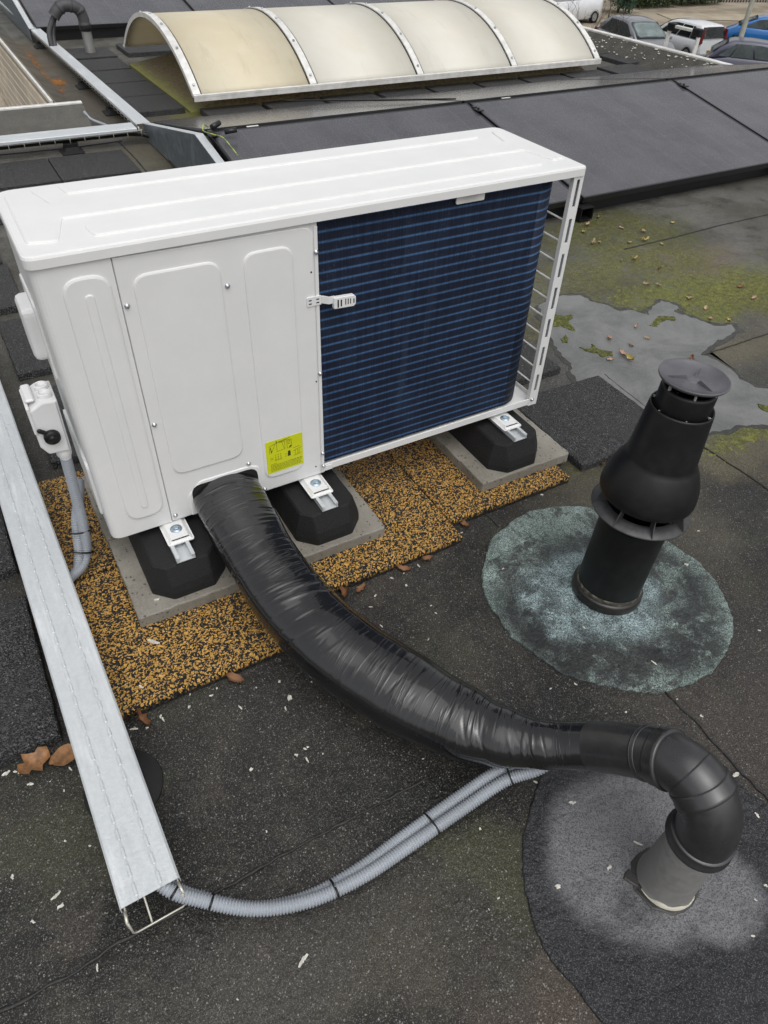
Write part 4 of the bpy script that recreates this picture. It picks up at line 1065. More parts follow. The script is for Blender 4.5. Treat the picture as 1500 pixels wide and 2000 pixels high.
# earth wire and connectors
k = MB(); k.tube(bez([(1.335, 2.98, .40), (1.305, 2.96, .42), (1.29, 2.93, .395), (1.33, 2.88, .385), (1.36, 2.80, .385), (1.37, 2.70, .36), (1.38, 2.62, .33)], 10), .0032, 8)
g = G('earth_wire'); x_ = g.math('FRACT', g.math('MULTIPLY', g.xyz()[1], 14)); EW = g.done(g.mix(g.math('GREATER_THAN', x_, .5), (.46, .45, .10), (.16, .28, .08)), .4)
tag(k.build('earth_wire', EW), 'yellow-green earth wire at the left end of the panel ridge', 'wire')
k = MB(); k.cyl((1.36, 2.98, .395), (1.42, 3.02, .405), .016, 10); k.cyl((1.40, 2.88, .39), (1.47, 2.86, .40), .014, 10); tag(k.build('cable_connector', PVF), 'black plug connectors beside the yellow-green wire', 'connector')
k = MB(); k.tube(bez([(2.45, 4.40, .15), (2.9, 3.6, .285), (3.16, 3.06, .385)], 10), .006, 6)
tag(k.build('panel_cable', PVF), 'thin black cable slanting over the panel behind the ridge', 'cable')
for x, l in ((1.62, 'small pale sticker on the ridge frame near the left end'), (3.55, 'small pale sticker on the ridge frame of the fully seen panel')):
    k = MB(); k.box((x, 2.996, .3735), (.075, .018, .002)); tag(k.build('frame_sticker', ALU), l, 'sticker')
# ------------------------------------------------------------------ barrel rooflight
RL = empty('barrel_rooflight', (3.96, 5.83, 0), 'long cream barrel-vault rooflight with aluminium ribs', 'rooflight')
YA, YB, ZS, ZA = 4.775, 6.89, .160, .548
def arch(t, off=0):
    """t 0..1 from the near edge over the top to the far edge"""
    h = (YB-YA)/2; c = (YA+YB)/2; s = ZA-ZS; Rr = (h*h+s*s)/(2*s); th = math.asin(h/Rr)
    a = -th+2*th*t; p = 1.0
    y = c+(Rr+off)*math.sin(a); z = ZA-Rr+(Rr+off)*math.cos(a)
    return y, z
RX = [1.835, 2.865, 3.945, 5.02, 6.085]
NA = 40
for i in range(4):
    a, b = RX[i]+.002, RX[i+1]-.002; rs = []
    for x in (a, b):
        ring = [(x, *arch(t/NA)) for t in range(NA+1)]+[(x, *arch(1-t/NA, -.010)) for t in range(NA+1)]
        rs.append(ring)
    m = MB(); m.rings(rs); part(m, 'glazing_panel', DOME1 if i == 0 else DOME2, RL, 'yellowed glazing panel' if i == 0 else None)
bl = bpy.data.meshes
for i, x in enumerate(RX):
    w = .030
    m = MB(); rs = []
    for xx in (x-w, x+w):
        rs.append([(xx, *arch(t/NA, .012)) for t in range(NA+1)]+[(xx, *arch(1-t/NA, .0015)) for t in range(NA+1)])
    m.rings(rs, smooth=False)
    if i in (0, 4):
        s = -1 if i == 0 else 1; rs = []
        for xx in (x+s*(w+.0005), x+s*(w+.003)): rs.append([(xx, *arch(t/NA, .012)) for t in range(NA+1)]+[(xx, *arch(1-t/NA, -.024)) for t in range(NA+1)])
        m.rings(rs, smooth=False)
    rb = part(m, 'rib', ALU, RL)
    m = MB()
    for t in (.035, .2, .36, .5, .64, .8, .965):
        y, z = arch(t, .012); y2, z2 = arch(t, .022); m.cyl((x, y, z), (x, y2, z2), .011, 8)
    sub(m, 'bolt', STEEL, rb, RL)
    m = MB(); rs = []
    for s in (-1, 1):
        m2 = []
        for xx in (x+s*(w+.0035), x+s*(w+.012)): m2.append([(xx, *arch(t/NA, .004)) for t in range(NA+1)]+[(xx, *arch(1-t/NA, .0008)) for t in range(NA+1)])
        if not (i == 0 and s < 0) and not (i == 4 and s > 0): m.rings(m2, smooth=False)
    sub(m, 'gasket', DARK, rb, RL)
m = MB()
m.box2((1.80, YA-.035, .146), (6.12, YA-.005, .166), .002); m.box2((1.80, YA-.035, .120), (6.12, YA-.029, .1455)); m.box2((1.80, YB+.005, .146), (6.12, YB+.03, .166), .002)
part(m, 'edge_rail', ALU, RL)
m = MB()
b0 = [(1.80, 4.87), (6.08, 4.87), (6.08, 6.80), (1.80, 6.80)]; b1 = [(2.42, 5.02), (5.95, 5.02), (5.95, 6.68), (2.42, 6.68)]
m.rings([[(x, y, -.01) for x, y in b0], [(x*.93+2.0*.07*0+ (b1[i][0]-x*1)*.0 + x*.07, y, .02) for i, (x, y) in enumerate(b0)], [(x, y, .145) for x, y in b1]], smooth=False)
part(m, 'kerb', MOSSY, RL)

# ------------------------------------------------------------------ arched service pipe at the back
AP = empty('service_pipe', (1.555, 7.36, 0), 'arched grey hose on a short metal stub in front of the far solar panels', 'pipe')
m = MB(); m.lathe([(.055, 0), (.050, .03), (.048, .25)], (1.56, 7.36, 0), 20); part(m, 'metal_stub', ALUD, AP)
m = MB(); m.lathe([(.052, .225), (.056, .23), (.056, .29), (.05, .295)], (1.56, 7.36, 0), 20); part(m, 'clamp_band', PVF, AP)
HG = simple('dull_black_hose', (.055, .054, .058), .55, var=.25, vs=10)
P = bez([(1.56, 7.36, .27), (1.556, 7.36, .34), (1.535, 7.36, .40), (1.49, 7.36, .43), (1.44, 7.36, .44), (1.38, 7.36, .435), (1.325, 7.36, .40), (1.28, 7.36, .355)], 8)
m = MB(); m.tube(P, [.054+.006*(1 if i % 14 in (0, 1, 2) else 0) for i in range(len(P))], 20); part(m, 'thick_hose', HG, AP)
m = MB(); m.tube(bez([(1.30, 7.36, .37), (1.25, 7.36, .31), (1.20, 7.34, .22), (1.19, 7.3, .10)], 8), .024, 10); m.tube(bez([(1.30, 7.38, .36), (1.27, 7.38, .30), (1.235, 7.36, .20), (1.22, 7.3, .10)], 8), .022, 10); part(m, 'thin_cable', HG, AP)
m = MB(); m.prism(wobble([(1.56+.11*math.cos(t*.4), 7.36+.09*math.sin(t*.4)) for t in range(16)], .012, .03, 2), 0, .012, bev=.004); part(m, 'sealant_ring', simple('pale_sealant', (.40, .39, .36), .6), AP)

# ------------------------------------------------------------------ roof ladder hoop
LD = empty('roof_ladder', (7.30, 4.8, .1), 'aluminium roof ladder hoop with black corner grips over the roof edge', 'ladder')
m = MB()
for y in (4.585, 5.00): m.prism(rrect(7.30-.022, y-.012, 7.30+.022, y+.012, .005, 2), -3, .345)
m.prism(rrect(-.022, -.014, .022, .014, .006, 2), 4.66, 4.93, frame=lambda x, y, q: (7.30+x, q, .365+y))
part(m, 'rail', ALU, LD)
for y in (4.585, 5.00):
    m = MB(); m.box((7.30, y+(.03 if y < 4.8 else -.03), .355), (.06, .11, .075), .012, None, 2); part(m, 'corner_grip', BLKPL, LD)

# ------------------------------------------------------------------ cars
def tyre_parts(root, x, y, r):
    k = MB(); rot = Matrix.Rotation(R(90), 3, 'X')
    k.lathe([(r*.66, -.1), (r*.95, -.105), (r, -.08), (r, .08), (r*.95, .105), (r*.66, .1)], (x, y, r), 20, mat=rot)
    w = k.build('wheel', RUBF, root)
    k = MB(); k.lathe([(.0001, -.085), (r*.2, -.095), (r*.6, -.09), (r*.67, -.1), (r*.67, .1), (r*.6, .09), (r*.2, .095), (.0001, .085)], (x, y, r), 10, mat=rot, smooth=False)
    k.build('rim', ALUD, w)
def car(name, loc, head, paint, label, L=4.1, W=1.72, H=1.5, belt=.93, bonnet=.9, nose=.72, xs=(-1.95, -1.55, .55, 1.35), tail=.95, rake=.16, glass=None, wind=None, van=False, lamp_h=.35):
    """x forward; xs = rear glass foot, rear roof edge, front roof edge, windscreen foot"""
    root = empty(name, loc, label, 'van' if van else 'car', 'vehicles on the car park', head)
    glass = glass or GLASSC; wind = wind or glass
    h = W/2; x0, x1 = -L/2, L/2
    # lower body: cross-sections along the car
    st = [(x0, .80, .42, tail-.10), (x0+.06, .92, .30, tail-.03), (x0+.35, .99, .20, tail), (x0+.9, 1, .18, belt+.01), (0, 1, .18, belt), (xs[3]-.1, 1, .18, bonnet+.03), (x1-.55, .97, .19, (bonnet+nose)/2+.05), (x1-.15, .88, .25, nose), (x1, .72, .35, nose-.12)]
    k = MB(); rs = []
    for (x, w, zb, zt) in st:
        y = h*w
        rs.append([(x, -y*.86, zb), (x, -y*.98, zb+.10), (x, -y, zb+(zt-zb)*.55), (x, -y*.985, zt-.10), (x, -y*.90, zt-.015), (x, -y*.55, zt+.02), (x, y*.55, zt+.02), (x, y*.90, zt-.015), (x, y*.985, zt-.10), (x, y, zb+(zt-zb)*.55), (x, y*.98, zb+.10), (x, y*.86, zb)])
    k.rings(rs); body = k.build('body', paint, root)
    # cabin
    wt = h*(1-rake); wb = h*.93
    k = MB(); rs = []
    NX = 8
    def prof(t):                               # closed outline of the cabin side: foot rear -> roof -> foot front
        return t
    side = [(xs[0], belt-.06, wb), (xs[0]+(xs[1]-xs[0])*.5, belt+(H-belt)*.55, wb*.45+wt*.55), (xs[1], H-.06, wt), (xs[1]+.18, H-.015, wt*.97), ((xs[1]+xs[2])/2, H+.01, wt), (xs[2]-.18, H-.02, wt*.97), (xs[2], H-.07, wt), (xs[2]+(xs[3]-xs[2])*.5, belt+(H-belt)*.5, (wb+wt)/2), (xs[3], belt-.06, wb)]
    for (x, z, w) in side:
        rs.append([(x, -w, belt-.08), (x, -w+(0 if z < H-.2 else .0), z-.05 if z > belt else z), (x, -w*.93, z), (x, 0, z+.03), (x, w*.93, z), (x, w, z-.05 if z > belt else z), (x, w, belt-.08)])
    # roof + pillars as a closed loft
    rs2 = []
    for (x, z, w) in side:
        zz = max(z, belt-.05); wv = wb
        rs2.append([(x, -wb, belt-.07), (x, -(w), zz-.045), (x, -w*.94, zz-.005), (x, -w*.5, zz+.02), (x, w*.5, zz+.02), (x, w*.94, zz-.005), (x, w, zz-.045), (x, wb, belt-.07)])
    k.rings(rs2); k.build('cabin', paint, root)
    if not van:
        lerp = lambda a, b, t: a+(b-a)*t
        for s in (-1, 1):
            def sp(u, v):                      # u along the car 0 rear..1 front, v 0 belt..1 roof
                v2 = .03+v*.86
                xa = lerp(xs[0], xs[1], v2); xb = lerp(xs[3], xs[2], v2)
                return (lerp(xa, xb, u), s*(lerp(wb, wt, v2)+.014), lerp(belt-.02, H-.03, v2))
            for nm, us in (('rear_side_window', (.10, .235)), ('rear_door_window', (.25, .52)), ('front_door_window', (.545, .90))):
                k = MB(); g2 = []
                for j in range(5):
                    v = j/4; row = []
                    for i in range(7):
                        u = lerp(us[0], us[1], i/6)
                        if us[0] == .10: u = lerp(lerp(.20, .17, v) if v > .75 else lerp(.09, .17, v), us[1], i/6)
                        row.append(sp(u, v*(1-(.12*max(0, i-3)/3 if us[1] == .90 else 0))))
                    g2.append(row)
                back = [[(p[0], p[1]-s*.012, p[2]) for p in r_] for r_ in g2]
                V = [[k.bm.verts.new(p) for p in r_] for r_ in g2]
                for j in range(4):
                    for i in range(6): k.face((V[j][i], V[j][i+1], V[j+1][i+1], V[j+1][i]))
                bmesh.ops.solidify(k.bm, geom=k.bm.faces[:], thickness=.008)
                k.build(nm, glass, root)
            k = MB(); k.box((xs[3]-.25, s*(h+.09), belt+.06), (.12, .18, .13), .035, None, 2); k.build('mirror', paint, root)
            k = MB()
            k.prism(round_poly([(s*h*.99, tail-.42), (s*h*.62, tail-.36), (s*h*.66, tail-.10), (s*h*.98, tail-.02)], .04, 3), -(x0-.01), -(x0+.22), frame=lambda a, b, q: (-q, a, b)) if lamp_h < .5 else k.prism(round_poly([(s*h*1.0, .80), (s*h*.80, .86), (s*h*.84, 1.42), (s*h*.90, 1.44), (s*h*.985, 1.1)], .03, 3), -(x0-.012), -(x0+.30), frame=lambda a, b, q: (-q, a, b))
            k.build('tail_light', simple('tail_red', (.15, .010, .013), .2), root)
            k = MB(); k.prism(round_poly([(s*h*.78, nose-.22), (s*h*.42, nose-.20), (s*h*.46, nose-.07), (s*h*.74, nose-.04)], .03, 3), x1-.20, x1-.015, frame=lambda a, b, q: (q, a, b)); k.build('headlight', GLASSL, root)
        for nm, a, b, gm in (('windscreen', (xs[3], belt+.01), (xs[2], H-.06), wind), ('rear_window', (xs[0], belt+.03), (xs[1], H-.06), glass)):
            s = 1 if nm == 'windscreen' else -1
            d = Vector((b[0]-a[0], b[1]-a[1])); n = Vector((d.y, -d.x)).normalized()*s
            if n.y < 0 and s > 0: n = -n
            if s < 0: n = Vector((-abs(n.x), abs(n.y)))
            else: n = Vector((abs(n.x), abs(n.y)))
            k = MB(); V = []
            for j in range(6):
                t = .06+.86*j/5; w = (wb+(wt-wb)*t)*.90; row = []
                for i in range(9):
                    y = -w+2*w*i/8; o_ = .05+.035*(1-(y/w)**2)
                    row.append(k.bm.verts.new((a[0]+d.x*t+n.x*o_, y, a[1]+d.y*t+n.y*o_)))
                V.append(row)
            for j in range(5):
                for i in range(8): k.face((V[j][i], V[j][i+1], V[j+1][i+1], V[j+1][i]), True)
            bmesh.ops.solidify(k.bm, geom=k.bm.faces[:], thickness=.01)
            k.build(nm, gm, root)
    for x in (x0+.75, x1-.8):
        for y in (-h+.07, h-.07): tyre_parts(root, x, y, .31)
        for s in (-1, 1):
            k = MB(); k.lathe([(.0001, 0), (.37, 0), (.38, .03)], (x, s*(h-.022), .31), 20, mat=Matrix.Rotation(R(-90*s), 3, 'X')); k.build('wheel_arch', DARK, root)
    k = MB(); k.box((x0-.01, 0, .52), (.02, .5, .11), .004); k.build('number_plate', simple('plate_yellow', (.5, .38, .05), .5), root)
    return root
PW = mat_paint('white_car_paint', (.74, .75, .77)); PS = mat_paint('silver_grey_car_paint', (.20, .205, .225)); PB = mat_paint('blue_car_paint', (.012, .14, .42)); PP = mat_paint('dark_violet_grey_car_paint', (.075, .075, .115))
GM = simple('tinted_glass', (.10, .125, .125), .1, spec=.8, var=.4, vs=1.2)
car('parked_car', (31.75, 28.7, GZ+.02), R(-103), PS, 'silver grey car with pale windscreen behind the bare shrub', 4.9, 2.0, 1.72, 1.08, 1.08, .84, (-2.3, -1.45, .3, 1.5), 1.1, .20, GLASSC, GLASSL)
car('parked_car', (35.3, 28.7, GZ+.02), R(84), PW, 'white tall hatchback with red tail lights and dark rear window', 3.95, 1.70, 1.58, .98, 1.0, .80, (-1.97, -1.72, .45, 1.45), 1.0, .14, GLASSC, None, False, .6)
car('parked_car', (33.7, 22.8, GZ+.02), R(-50), PP, 'dark violet-grey car cut off by the right picture edge, nearest the roof', 4.6, 1.9, 1.62, 1.04, 1.02, .8, (-2.2, -1.45, .3, 1.4), .95, .20, GM, GM)
car('parked_car', (41.6, 28.9, GZ+.02), R(130), PB, 'bright blue car at the right picture edge behind the lamp post', 4.0, 1.74, 1.46, .96, .98, .75, (-1.9, -1.35, .35, 1.4), .98, .18, GM, GM)
car('parked_van', (35.6, 39.0, GZ+.02), R(186), PW, 'white van partly hidden behind the rooflight and bare twigs', 5.6, 2.0, 2.3, 1.25, 1.2, .9, (-2.75, -2.6, 1.3, 2.1), 1.25, .06, GLASSC, None, True)
k = MB(); k.tube([(0, 0, 0), (-.05, 0, .28)], .008, 5); o = tag(k.build('parking_sign', simple('sign_red', (.5, .03, .03), .4), None, (33.6, 22.9, GZ+1.6)), None); bpy.data.objects.remove(o)
# lamp post
lp = empty('lamp_post', (34.3, 24.6, GZ), 'slim grey-green lamp post between the white car and the blue car', 'lamp post')
k = MB(); k.lathe([(.17, 0), (.17, .9), (.12, .95), (.09, 5.5), (.07, 7.5)], n=14); k.build('post', simple('post_grey', (.27, .265, .22), .6, var=.2, vs=3), lp)
k = MB(); k.lathe([(.07, 7.5), (.25, 7.55), (.22, 7.75), (.02, 7.85)], n=16); k.build('lamp_head', ALUD, lp)

# ------------------------------------------------------------------ shrubs, hedges, fence
def mat_fol(name, a, b):
    g = G(name); n = g.noise(2.2, 3, .6); f = g.noise(14, 2)
    c = g.mix(g.ss(n, .35, .65), a, b); c = g.mix(g.math('MULTIPLY', g.ss(f, .4, .6), .4), c, tuple(q*1.6 for q in b))
    return g.done(c, .55, 0, None, Specular_IOR_Level=.35)
FOL1 = mat_fol('dark_hedge_leaf', (.014, .028, .010), (.045, .068, .022)); FOL2 = mat_fol('grey_green_leaf', (.05, .065, .04), (.12, .135, .085)); FOL3 = mat_fol('blue_green_leaf', (.02, .05, .03), (.055, .10, .06))
BARK = simple('bark', (.045, .038, .03), .9, var=.4, vs=20); TWIG = simple('dry_twig', (.16, .13, .09), .8, var=.4)
def leaves(m, rnd, pts, size):
    for p in pts:
        n = Vector((rnd.gauss(0, 1), rnd.gauss(0, 1), rnd.gauss(0, 1)+.5)).normalized(); u = n.orthogonal().normalized(); w = n.cross(u)
        a = rnd.uniform(0, 6.3); u, w = u*math.cos(a)+w*math.sin(a), w*math.cos(a)-u*math.sin(a)
        s = size*rnd.uniform(.6, 1.4)
        m.poly([p-u*s, p+w*s*.45, p+u*s, p-w*s*.45])
def bush(name, x, y, sx, sy, h, n, size, mat, label, seed, group, stems=4):
    rnd = random.Random(seed); r = empty(name, (x, y, GZ), label, 'hedge' if name == 'hedge' else 'shrub', group)
    m = MB(); lob = [(rnd.uniform(-.8, .8)*sx, rnd.uniform(-.5, .5)*sy, rnd.uniform(.35, .95)*h, rnd.uniform(.3, .55)) for _ in range(10)]
    pts = []
    while len(pts) < n:
        if name == 'hedge':
            p = Vector((rnd.uniform(-sx, sx), rnd.uniform(-sy, sy), rnd.uniform(.05, 1)*h)); e = .12*math.sin(p.x*2.3+seed)+.1*math.sin(p.x*5.1)+.08*math.sin(p.z*6+p.x)
            if abs(p.y) < sy*(.72+e) and rnd.random() < .5: continue
            if p.z > h*(.92+e) or abs(p.y) > sy*(1+e): continue
            if math.sin(p.x*7+p.z*5+seed)+math.sin(p.z*9-p.x*4) < -1.25: continue
        else:
            l = rnd.choice(lob); d = Vector((rnd.gauss(0, 1), rnd.gauss(0, 1), rnd.gauss(0, 1))).normalized()*rnd.uniform(.5, 1)*l[3]
            p = Vector((l[0]+d.x*sx, l[1]+d.y*sy, max(.02, l[2]+d.z*h*.7)))
        pts.append(p)
    leaves(m, rnd, pts, size); m.build('foliage', mat, r, recalc=False)
    m = MB()
    for i in range(stems): 
        q = rnd.uniform(-.7, .7)*sx
        m.tube([(q, 0, 0), (q+rnd.uniform(-.1, .1), rnd.uniform(-.1, .1), h*.5), (q+rnd.uniform(-.3, .3), rnd.uniform(-.2, .2), h*.8)], [.05, .035, .015], 6)
    m.build('stem', BARK, r)
HGp = 'hedges along the far side of the road'
bush('shrub', 42.6, 40.9, 1.1, 1.0, 1.9, 5200, .075, FOL3, 'rounded loose blue-green shrub left of the hedges', 5, None)
bush('hedge', 46.9, 42.6, 2.0, 1.1, 3.2, 9000, .10, FOL1, 'dark clipped hedge section behind the ladder hoop, left one', 6, HGp)
bush('hedge', 51.5, 42.6, 2.25, 1.1, 3.2, 9000, .10, FOL1, 'dark clipped hedge section left of the lamp post', 7, HGp)
bush('hedge', 41.0, 44.6, 2.6, 1.2, 3.2, 8000, .10, FOL1, 'dark hedge section behind the loose shrub and dry twigs', 8, HGp)
bush('hedge', 31.5, 44.0, 2.6, 1.2, 3.0, 7000, .10, FOL2, 'grey-green hedge section at the far end behind the rooflight', 9, HGp)
fe = empty('fence', (57, 42, GZ), 'dark slatted wooden fence in the top right corner', 'fence')
m = MB()
for i in range(34): m.box((-2.9+.25*i, 0, .95), (.13, .03, 1.9), .004)
for z in (.4, 1.5): m.box((1.2, .05, z), (8.5, .05, .1))
m.build('slats', simple('dark_fence_wood', (.06, .052, .045), .8, var=.3), fe); fe.rotation_euler = (0, 0, R(-14))
def branch(m, rnd, p, d, r, L, depth, tips):
    pts = [p]; q = p.copy(); dd = d.copy(); n = 4
    for i in range(n):
        dd = (dd+Vector((rnd.gauss(0, .16), rnd.gauss(0, .16), rnd.gauss(.03, .12)))).normalized(); q = q+dd*(L/n); pts.append(q.copy())
    m.tube(pts, [r*(1-.12*i) for i in range(n+1)], 5 if depth else 4, caps=False)
    if depth == 0: tips.append(q); return
    for k in range(rnd.randint(2, 3)):
        t = rnd.uniform(.45, 1); b = pts[min(n, max(1, int(t*n+.5)))]
        e = (dd+Vector((rnd.gauss(0, .6), rnd.gauss(0, .6), rnd.gauss(.1, .4)))).normalized()
        branch(m, rnd, b, e, r*.55, L*rnd.uniform(.5, .75), depth-1, tips)
def bare(name, x, y, h, seed, label, mat, n0=5, spread=.5, r0=.05, depth=4, base=0):
    rnd = random.Random(seed); r = empty(name, (x, y, GZ), label, 'shrub')
    m = MB(); m.tube([(0, 0, 0), (.05, 0, h*.25), (.0, .05, h*.45)], [r0*1.8, r0*1.4, r0*1.2], 8); m.build('trunk', mat, r)
    m = MB(); tips = []
    for i in range(n0):
        a = 2*math.pi*i/n0+rnd.uniform(-.3, .3)
        branch(m, rnd, Vector((0, .05, h*.43)), Vector((math.cos(a)*spread, math.sin(a)*spread, 1)).normalized(), r0*.6, h*.32, depth, tips)
    m.build('branches', mat, r, recalc=False)
    return r, tips
bare('bare_shrub', 16.6, 16.7, 4.7, 11, 'bare dark twiggy shrub in front of the white van and silver car', BARK, 7, 1.3, .040, 4)
bare('bare_shrub', 39.9, 39.2, 2.0, 21, 'dry pale brown twiggy bush beside the white van rear', TWIG, 9, .9, .03, 4)

# ------------------------------------------------------------------ fallen leaves and paint chips
def leaf_mesh(seed, ln_, wd, curl, lobed=False):
    rnd = random.Random(seed); m = MB(); n = 7; rows = []
    for i in range(n+1):
        t = i/n; w = wd*math.sin(math.pi*min(1, t*.96+.02))**.8*(1 if not lobed else (1+.45*math.sin(t*17)))
        row = []
        for s in (-1, -.5, 0, .5, 1):
            row.append(m.bm.verts.new((ln_*(t-.5), s*w*rnd.uniform(.85, 1.15), .003+curl*(abs(s)**1.5)*rnd.uniform(.5, 1.2)+curl*.9*(t-.5)**2*2+rnd.uniform(0, curl*.25))))
        rows.append(row)
    for i in range(n):
        for j in range(4): m.face((rows[i][j], rows[i][j+1], rows[i+1][j+1], rows[i+1][j]), True)
    m.tube([(ln_*.48, 0, .004), (ln_*.62, .002, .006), (ln_*.74, .006, .004)], .0008, 4)
    bmesh.ops.recalc_face_normals(m.bm, faces=m.bm.faces[:]); me = bpy.data.meshes.new('leaf'); m.bm.to_mesh(me); m.bm.free(); return me
LM = []
for i in range(8):
    for mt in (LEAFT, LEAFP, LEAFY, LEAFB):
        me = leaf_mesh(i*5+1, .050+.008*(i % 3), .012+.003*(i % 2), .010+.006*(i % 3), i % 2 == 0); me.materials.append(mt); LM.append(me)
rnd = random.Random(77)
def put_leaf(x, y, z, label, group, which=None, sc=1, name='fallen_leaf'):
    me = LM[which if which is not None else rnd.randrange(len(LM))]
    o = bpy.data.objects.new(name, me); COL.objects.link(o); o.location = (x, y, z)
    o.rotation_euler = (rnd.uniform(-.25, .25), rnd.uniform(-.25, .25), rnd.uniform(0, 6.28)); o.scale = (sc,)*3
    return tag(o, label, 'leaf', group)
LV = [(3.348,1.672),(3.191,1.597),(3.099,1.526),(3.354,1.48),(3.441,1.378),(3.714,1.408),(3.074,1.363),(3.035,1.368),(3.235,1.289),(3.338,1.267),(3.401,1.191),(3.018,1.121),(3.09,1.099),(3.133,.949),(2.918,.832),(2.971,.796),(3.358,.59),(3.005,.613),(3.319,.467),(2.997,.498),(2.93,.408),(3.005,.362),(2.533,.51),(2.332,.478),(2.498,.405),(2.379,.388),(2.284,.347),(2.287,.298),(2.204,.334),(2.533,.168)]
KIND = [0, 1, 2, 1, 0, 2, 2, 0, 0, 2, 2, 2, 2, 3, 0, 0, 3, 0, 1, 0, 1, 2, 1, 1, 0, 3, 1, 2, 1, 3]
for (x, y), kd in zip(LV, KIND):
    moss = y > .55 or x > 2.9
    put_leaf(x, y, .001 if moss else .004, 'small dry leaf lying on the moss beyond the puddle' if moss else 'small dry leaf lying in the puddle water', 'dry leaves on the mossy roof' if moss else 'dry leaves in the puddle', 4*rnd.randrange(8)+kd, rnd.uniform(.5, .85))
for x, y, s, l in ((1.673, -.194, 1.5, 'crumpled brown leaf at the near corner of the tile by the vent, left one'), (1.712, -.187, 1.5, 'crumpled brown leaf at the near corner of the tile by the vent, right one'), (1.028, -.245, 1.0, 'brown leaf tucked against the right yellow mat'),
                (.549, -.322, 1.3, 'rust brown leaf at the mat edge right of the hose'), (.60, -.33, 1.2, 'second rust brown leaf at the mat edge right of the hose'), (.836, -.315, 1.0, 'brown leaf at the front edge of the middle yellow mat, right'), (.749, -.32, 1.0, 'brown leaf at the front edge of the middle yellow mat, left'),
                (.158, -.448, 1.2, 'brown leaf at the front edge of the left yellow mat'), (-.085, -.455, 1.1, 'dark leaf at the mat corner beside the metal tray'), (-.10, -.425, 1.0, 'dark leaf half under the metal tray'), (-.165, .784, .9, 'small brown leaf behind the metal tray near the isolator switch')):
    put_leaf(x, y, .002, l, 'brown leaves along the mats', 4*rnd.randrange(8)+3, s*.72)
for x, y, rz, l in ((-.335, -.452, .5, 'large curled brown leaf on the roof left of the tray'), (-.268, -.462, .25, 'large flat brown leaf touching the left side of the tray')):
    me = leaf_mesh(91 if rz > .3 else 95, .078, .027, .016 if rz > .3 else .007, rz > .3); me.materials.append(simple('russet_leaf', (.24, .12, .05), .6, var=.4, vs=60))
    o = bpy.data.objects.new('fallen_leaf', me); COL.objects.link(o); o.location = (x, y, .003); o.rotation_euler = (0, .1, rz); tag(o, l, 'leaf')
FL = [(.265,-.564),(.261,-.506),(.09,-.462),(.11,-.448),(.03,-.467),(-.041,-.459),(-.038,-.471),(-.108,-.463),(-.079,-.475),(-.399,-.437),(-.38,-.442),(-.372,-.449),(-.354,-.49),(-.293,-.455),(-.314,-.505),(-.29,-.543),(-.266,-.496),(-.311,-.661),(-.351,-.766),(-.346,-.791),(-.401,-.794),(.214,-.716),(.24,-.712),(.105,-.699),(.243,-.588),(.047,-1.12),(-.267,-.697),(-.089,-1.119),(-.307,-.938),(-.423,-.684),(-.318,-.36),(.081,-.852),(.705,-.328),(.804,-.323),(.748,-.328),(.595,-.397),(.627,-.366),(.512,-.331),(.753,-.475),(.681,-.575),(.751,-.505),(.201,-.494),(.044,-.431),(.335,-.547),(.143,-.53),(.272,-.744),(.248,-.711),(.232,-.741),(.479,-.872),(.417,-.721),(.588,-.472),(.729,-.374),(1.005,-.263),(.882,-.864),(.95,-.885),(1.064,-.956),(1.01,-1.013),(1.12,-1.27),(1.083,-1.362),(.928,-1.483),(.971,-1.474),(.867,-1.527),(.453,-1.215),(.423,-1.223),(.501,-1.079),(1.176,-1.116),(1.157,-1.049),(.684,-1.05),(1.359,-.236),(1.543,-.999),(1.71,-.621)]
BIG = {0: 2.6, 5: 1.3, 9: 2.2, 12: 1.7, 13: 1.5, 18: 1.8, 19: 2.4, 21: 1.6, 25: 2.2, 32: 1.5, 36: 1.5, 57: 2.6, 58: 1.6}
FM = []
for i in range(7):
    r2 = random.Random(200+i); m = MB(); n = 7
    n = 13; P = []
    for k in range(n):
        a = 2*math.pi*k/n+r2.uniform(-.15, .15); q = .0046*(1+.35*math.sin(2*a+i)+r2.uniform(-.38, .30)); P.append((q*math.cos(a)*(1.7 if i % 3 else 1.1), q*math.sin(a)*(.65 if i % 2 else .85)))
    m.prism(P, 0, .0016+.0006*(i % 2), bev=.0003); bmesh.ops.recalc_face_normals(m.bm, faces=m.bm.faces[:]); me = bpy.data.meshes.new('paint_chip'); m.bm.to_mesh(me); m.bm.free(); me.materials.append(FLAKE); FM.append(me)
def chip(x, y, z, s, l, gname):
    o = bpy.data.objects.new('paint_chip', rnd.choice(FM)); COL.objects.link(o); o.location = (x, y, z); o.rotation_euler = (rnd.uniform(-.2, .2), rnd.uniform(-.2, .2), rnd.uniform(0, 6.28)); o.scale = (s, s, min(s, 1.3)); tag(o, l, 'paint chip', gname)
for i, (x, y) in enumerate(FL):
    chip(x, y, .0008 if not (x > .48 and y < -1.06 and x < 1.14) else .0078, BIG.get(i, rnd.uniform(.42, .95)/.58)*.58, 'small white paint chip lying on the dark roof', 'white paint chips on the roof')
for (x, y, s) in ((.724, -1.133, 1.1), (.792, -1.275, .9), (.576, -1.259, 1.1), (.700, -1.283, 1.2)): chip(x, y, .0078, s, 'white paint chip on the dark grey round patch', 'white paint chips on the grey patch')
for (x, y, s) in ((1.025, -.46, .8), (1.093, -.753, .9), (1.548, -.715, 1.2), (1.183, -.938, .8)): chip(x, y, .0078, s, 'pale chip on the blue-green round patch', 'pale chips on the green patch')
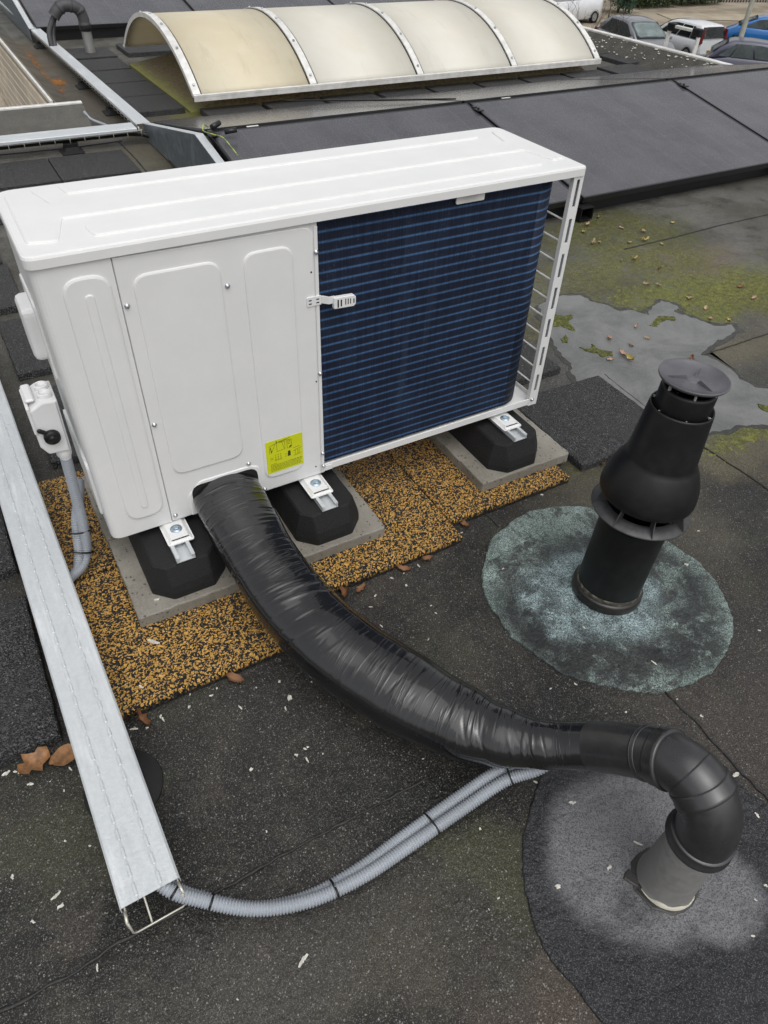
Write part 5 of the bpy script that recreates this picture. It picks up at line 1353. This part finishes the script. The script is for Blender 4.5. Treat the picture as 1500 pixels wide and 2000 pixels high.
for (x, y, s) in ((.007, -.249, 1.8), (-.061, -.373, 1.0)): chip(x, y, .0305, s, 'white chip on the left yellow mat', 'white chips on the yellow mat')
chip(.054, -.143, .0665, 1.4, 'white chip on the left concrete paver', None)
# rust-coloured needle litter along the light-well kerb
rnd = random.Random(31); m = MB()
for i in range(420):
    t = rnd.random(); x = .985+.02*math.sin(t*9)+rnd.gauss(0, .016); y = 5.9+t*1.9+rnd.gauss(0, .03)
    if rnd.random() < .35: x, y = 1.04+rnd.gauss(0, .025), 6.35+rnd.gauss(0, .06)
    a = rnd.uniform(0, 6.28); l = rnd.uniform(.008, .025); m.box((x, y, .003+rnd.random()*.004), (l, .004, .002), 0, Matrix.Rotation(a, 3, 'Z'))
o = tag(m.build('needle_litter', simple('rust_needles', (.36, .16, .045), .8, var=.35, vs=30)), 'rust-coloured needle litter beside the ribbed light well', 'litter', None, 'stuff')

# moss cushions growing on the wet roof beyond the puddle
from mathutils import noise as mn_
rnd = random.Random(64); m = MB(); cnt = 0
while cnt < 5200:
    cx, cy, sx, sy = rnd.choice(((3.15, .62, .33, .13), (3.15, .62, .33, .13), (3.15, .60, .45, .16), (3.2, 1.42, .33, .17), (2.75, .78, .2, .08), (3.1, 1.02, .3, .1), (2.2, .74, .08, .06), (2.45, -.345, .2, .035)))
    x, y = rnd.gauss(cx, sx), rnd.gauss(cy, sy)
    if mn_.noise(Vector((x*7, y*7, 1.3)))+.5*mn_.noise(Vector((x*19, y*19, 4))) < .06: continue
    if 2.1 < x < 2.98 and y < .62-(x-2.55)*.35 and y > -.3: continue
    r = rnd.uniform(.0018, .0062)*(1.2 if cy < .7 else .9); n = 6; h = r*rnd.uniform(.35, .7); a0 = rnd.random()
    V = [m.bm.verts.new((x+r*rnd.uniform(.7, 1.25)*math.cos(a0+k*6.283/n), y+r*rnd.uniform(.7, 1.25)*math.sin(a0+k*6.283/n), 0)) for k in range(n)]
    t = m.bm.verts.new((x, y, h))
    for k in range(n): m.face((V[k], V[(k+1) % n], t), True)
    cnt += 1
g = G('moss_cushion'); MCU = g.done(g.mix(g.ss(g.noise(30, 3, .6), .35, .65), (.075, .078, .024), (.175, .178, .045)), .9, 0, g.bump(g.noise(300, 2), .6, .004))
tag(m.build('moss', MCU), 'yellow-green moss cushions spread over the wet roof beyond the puddle', 'moss', None, 'stuff')
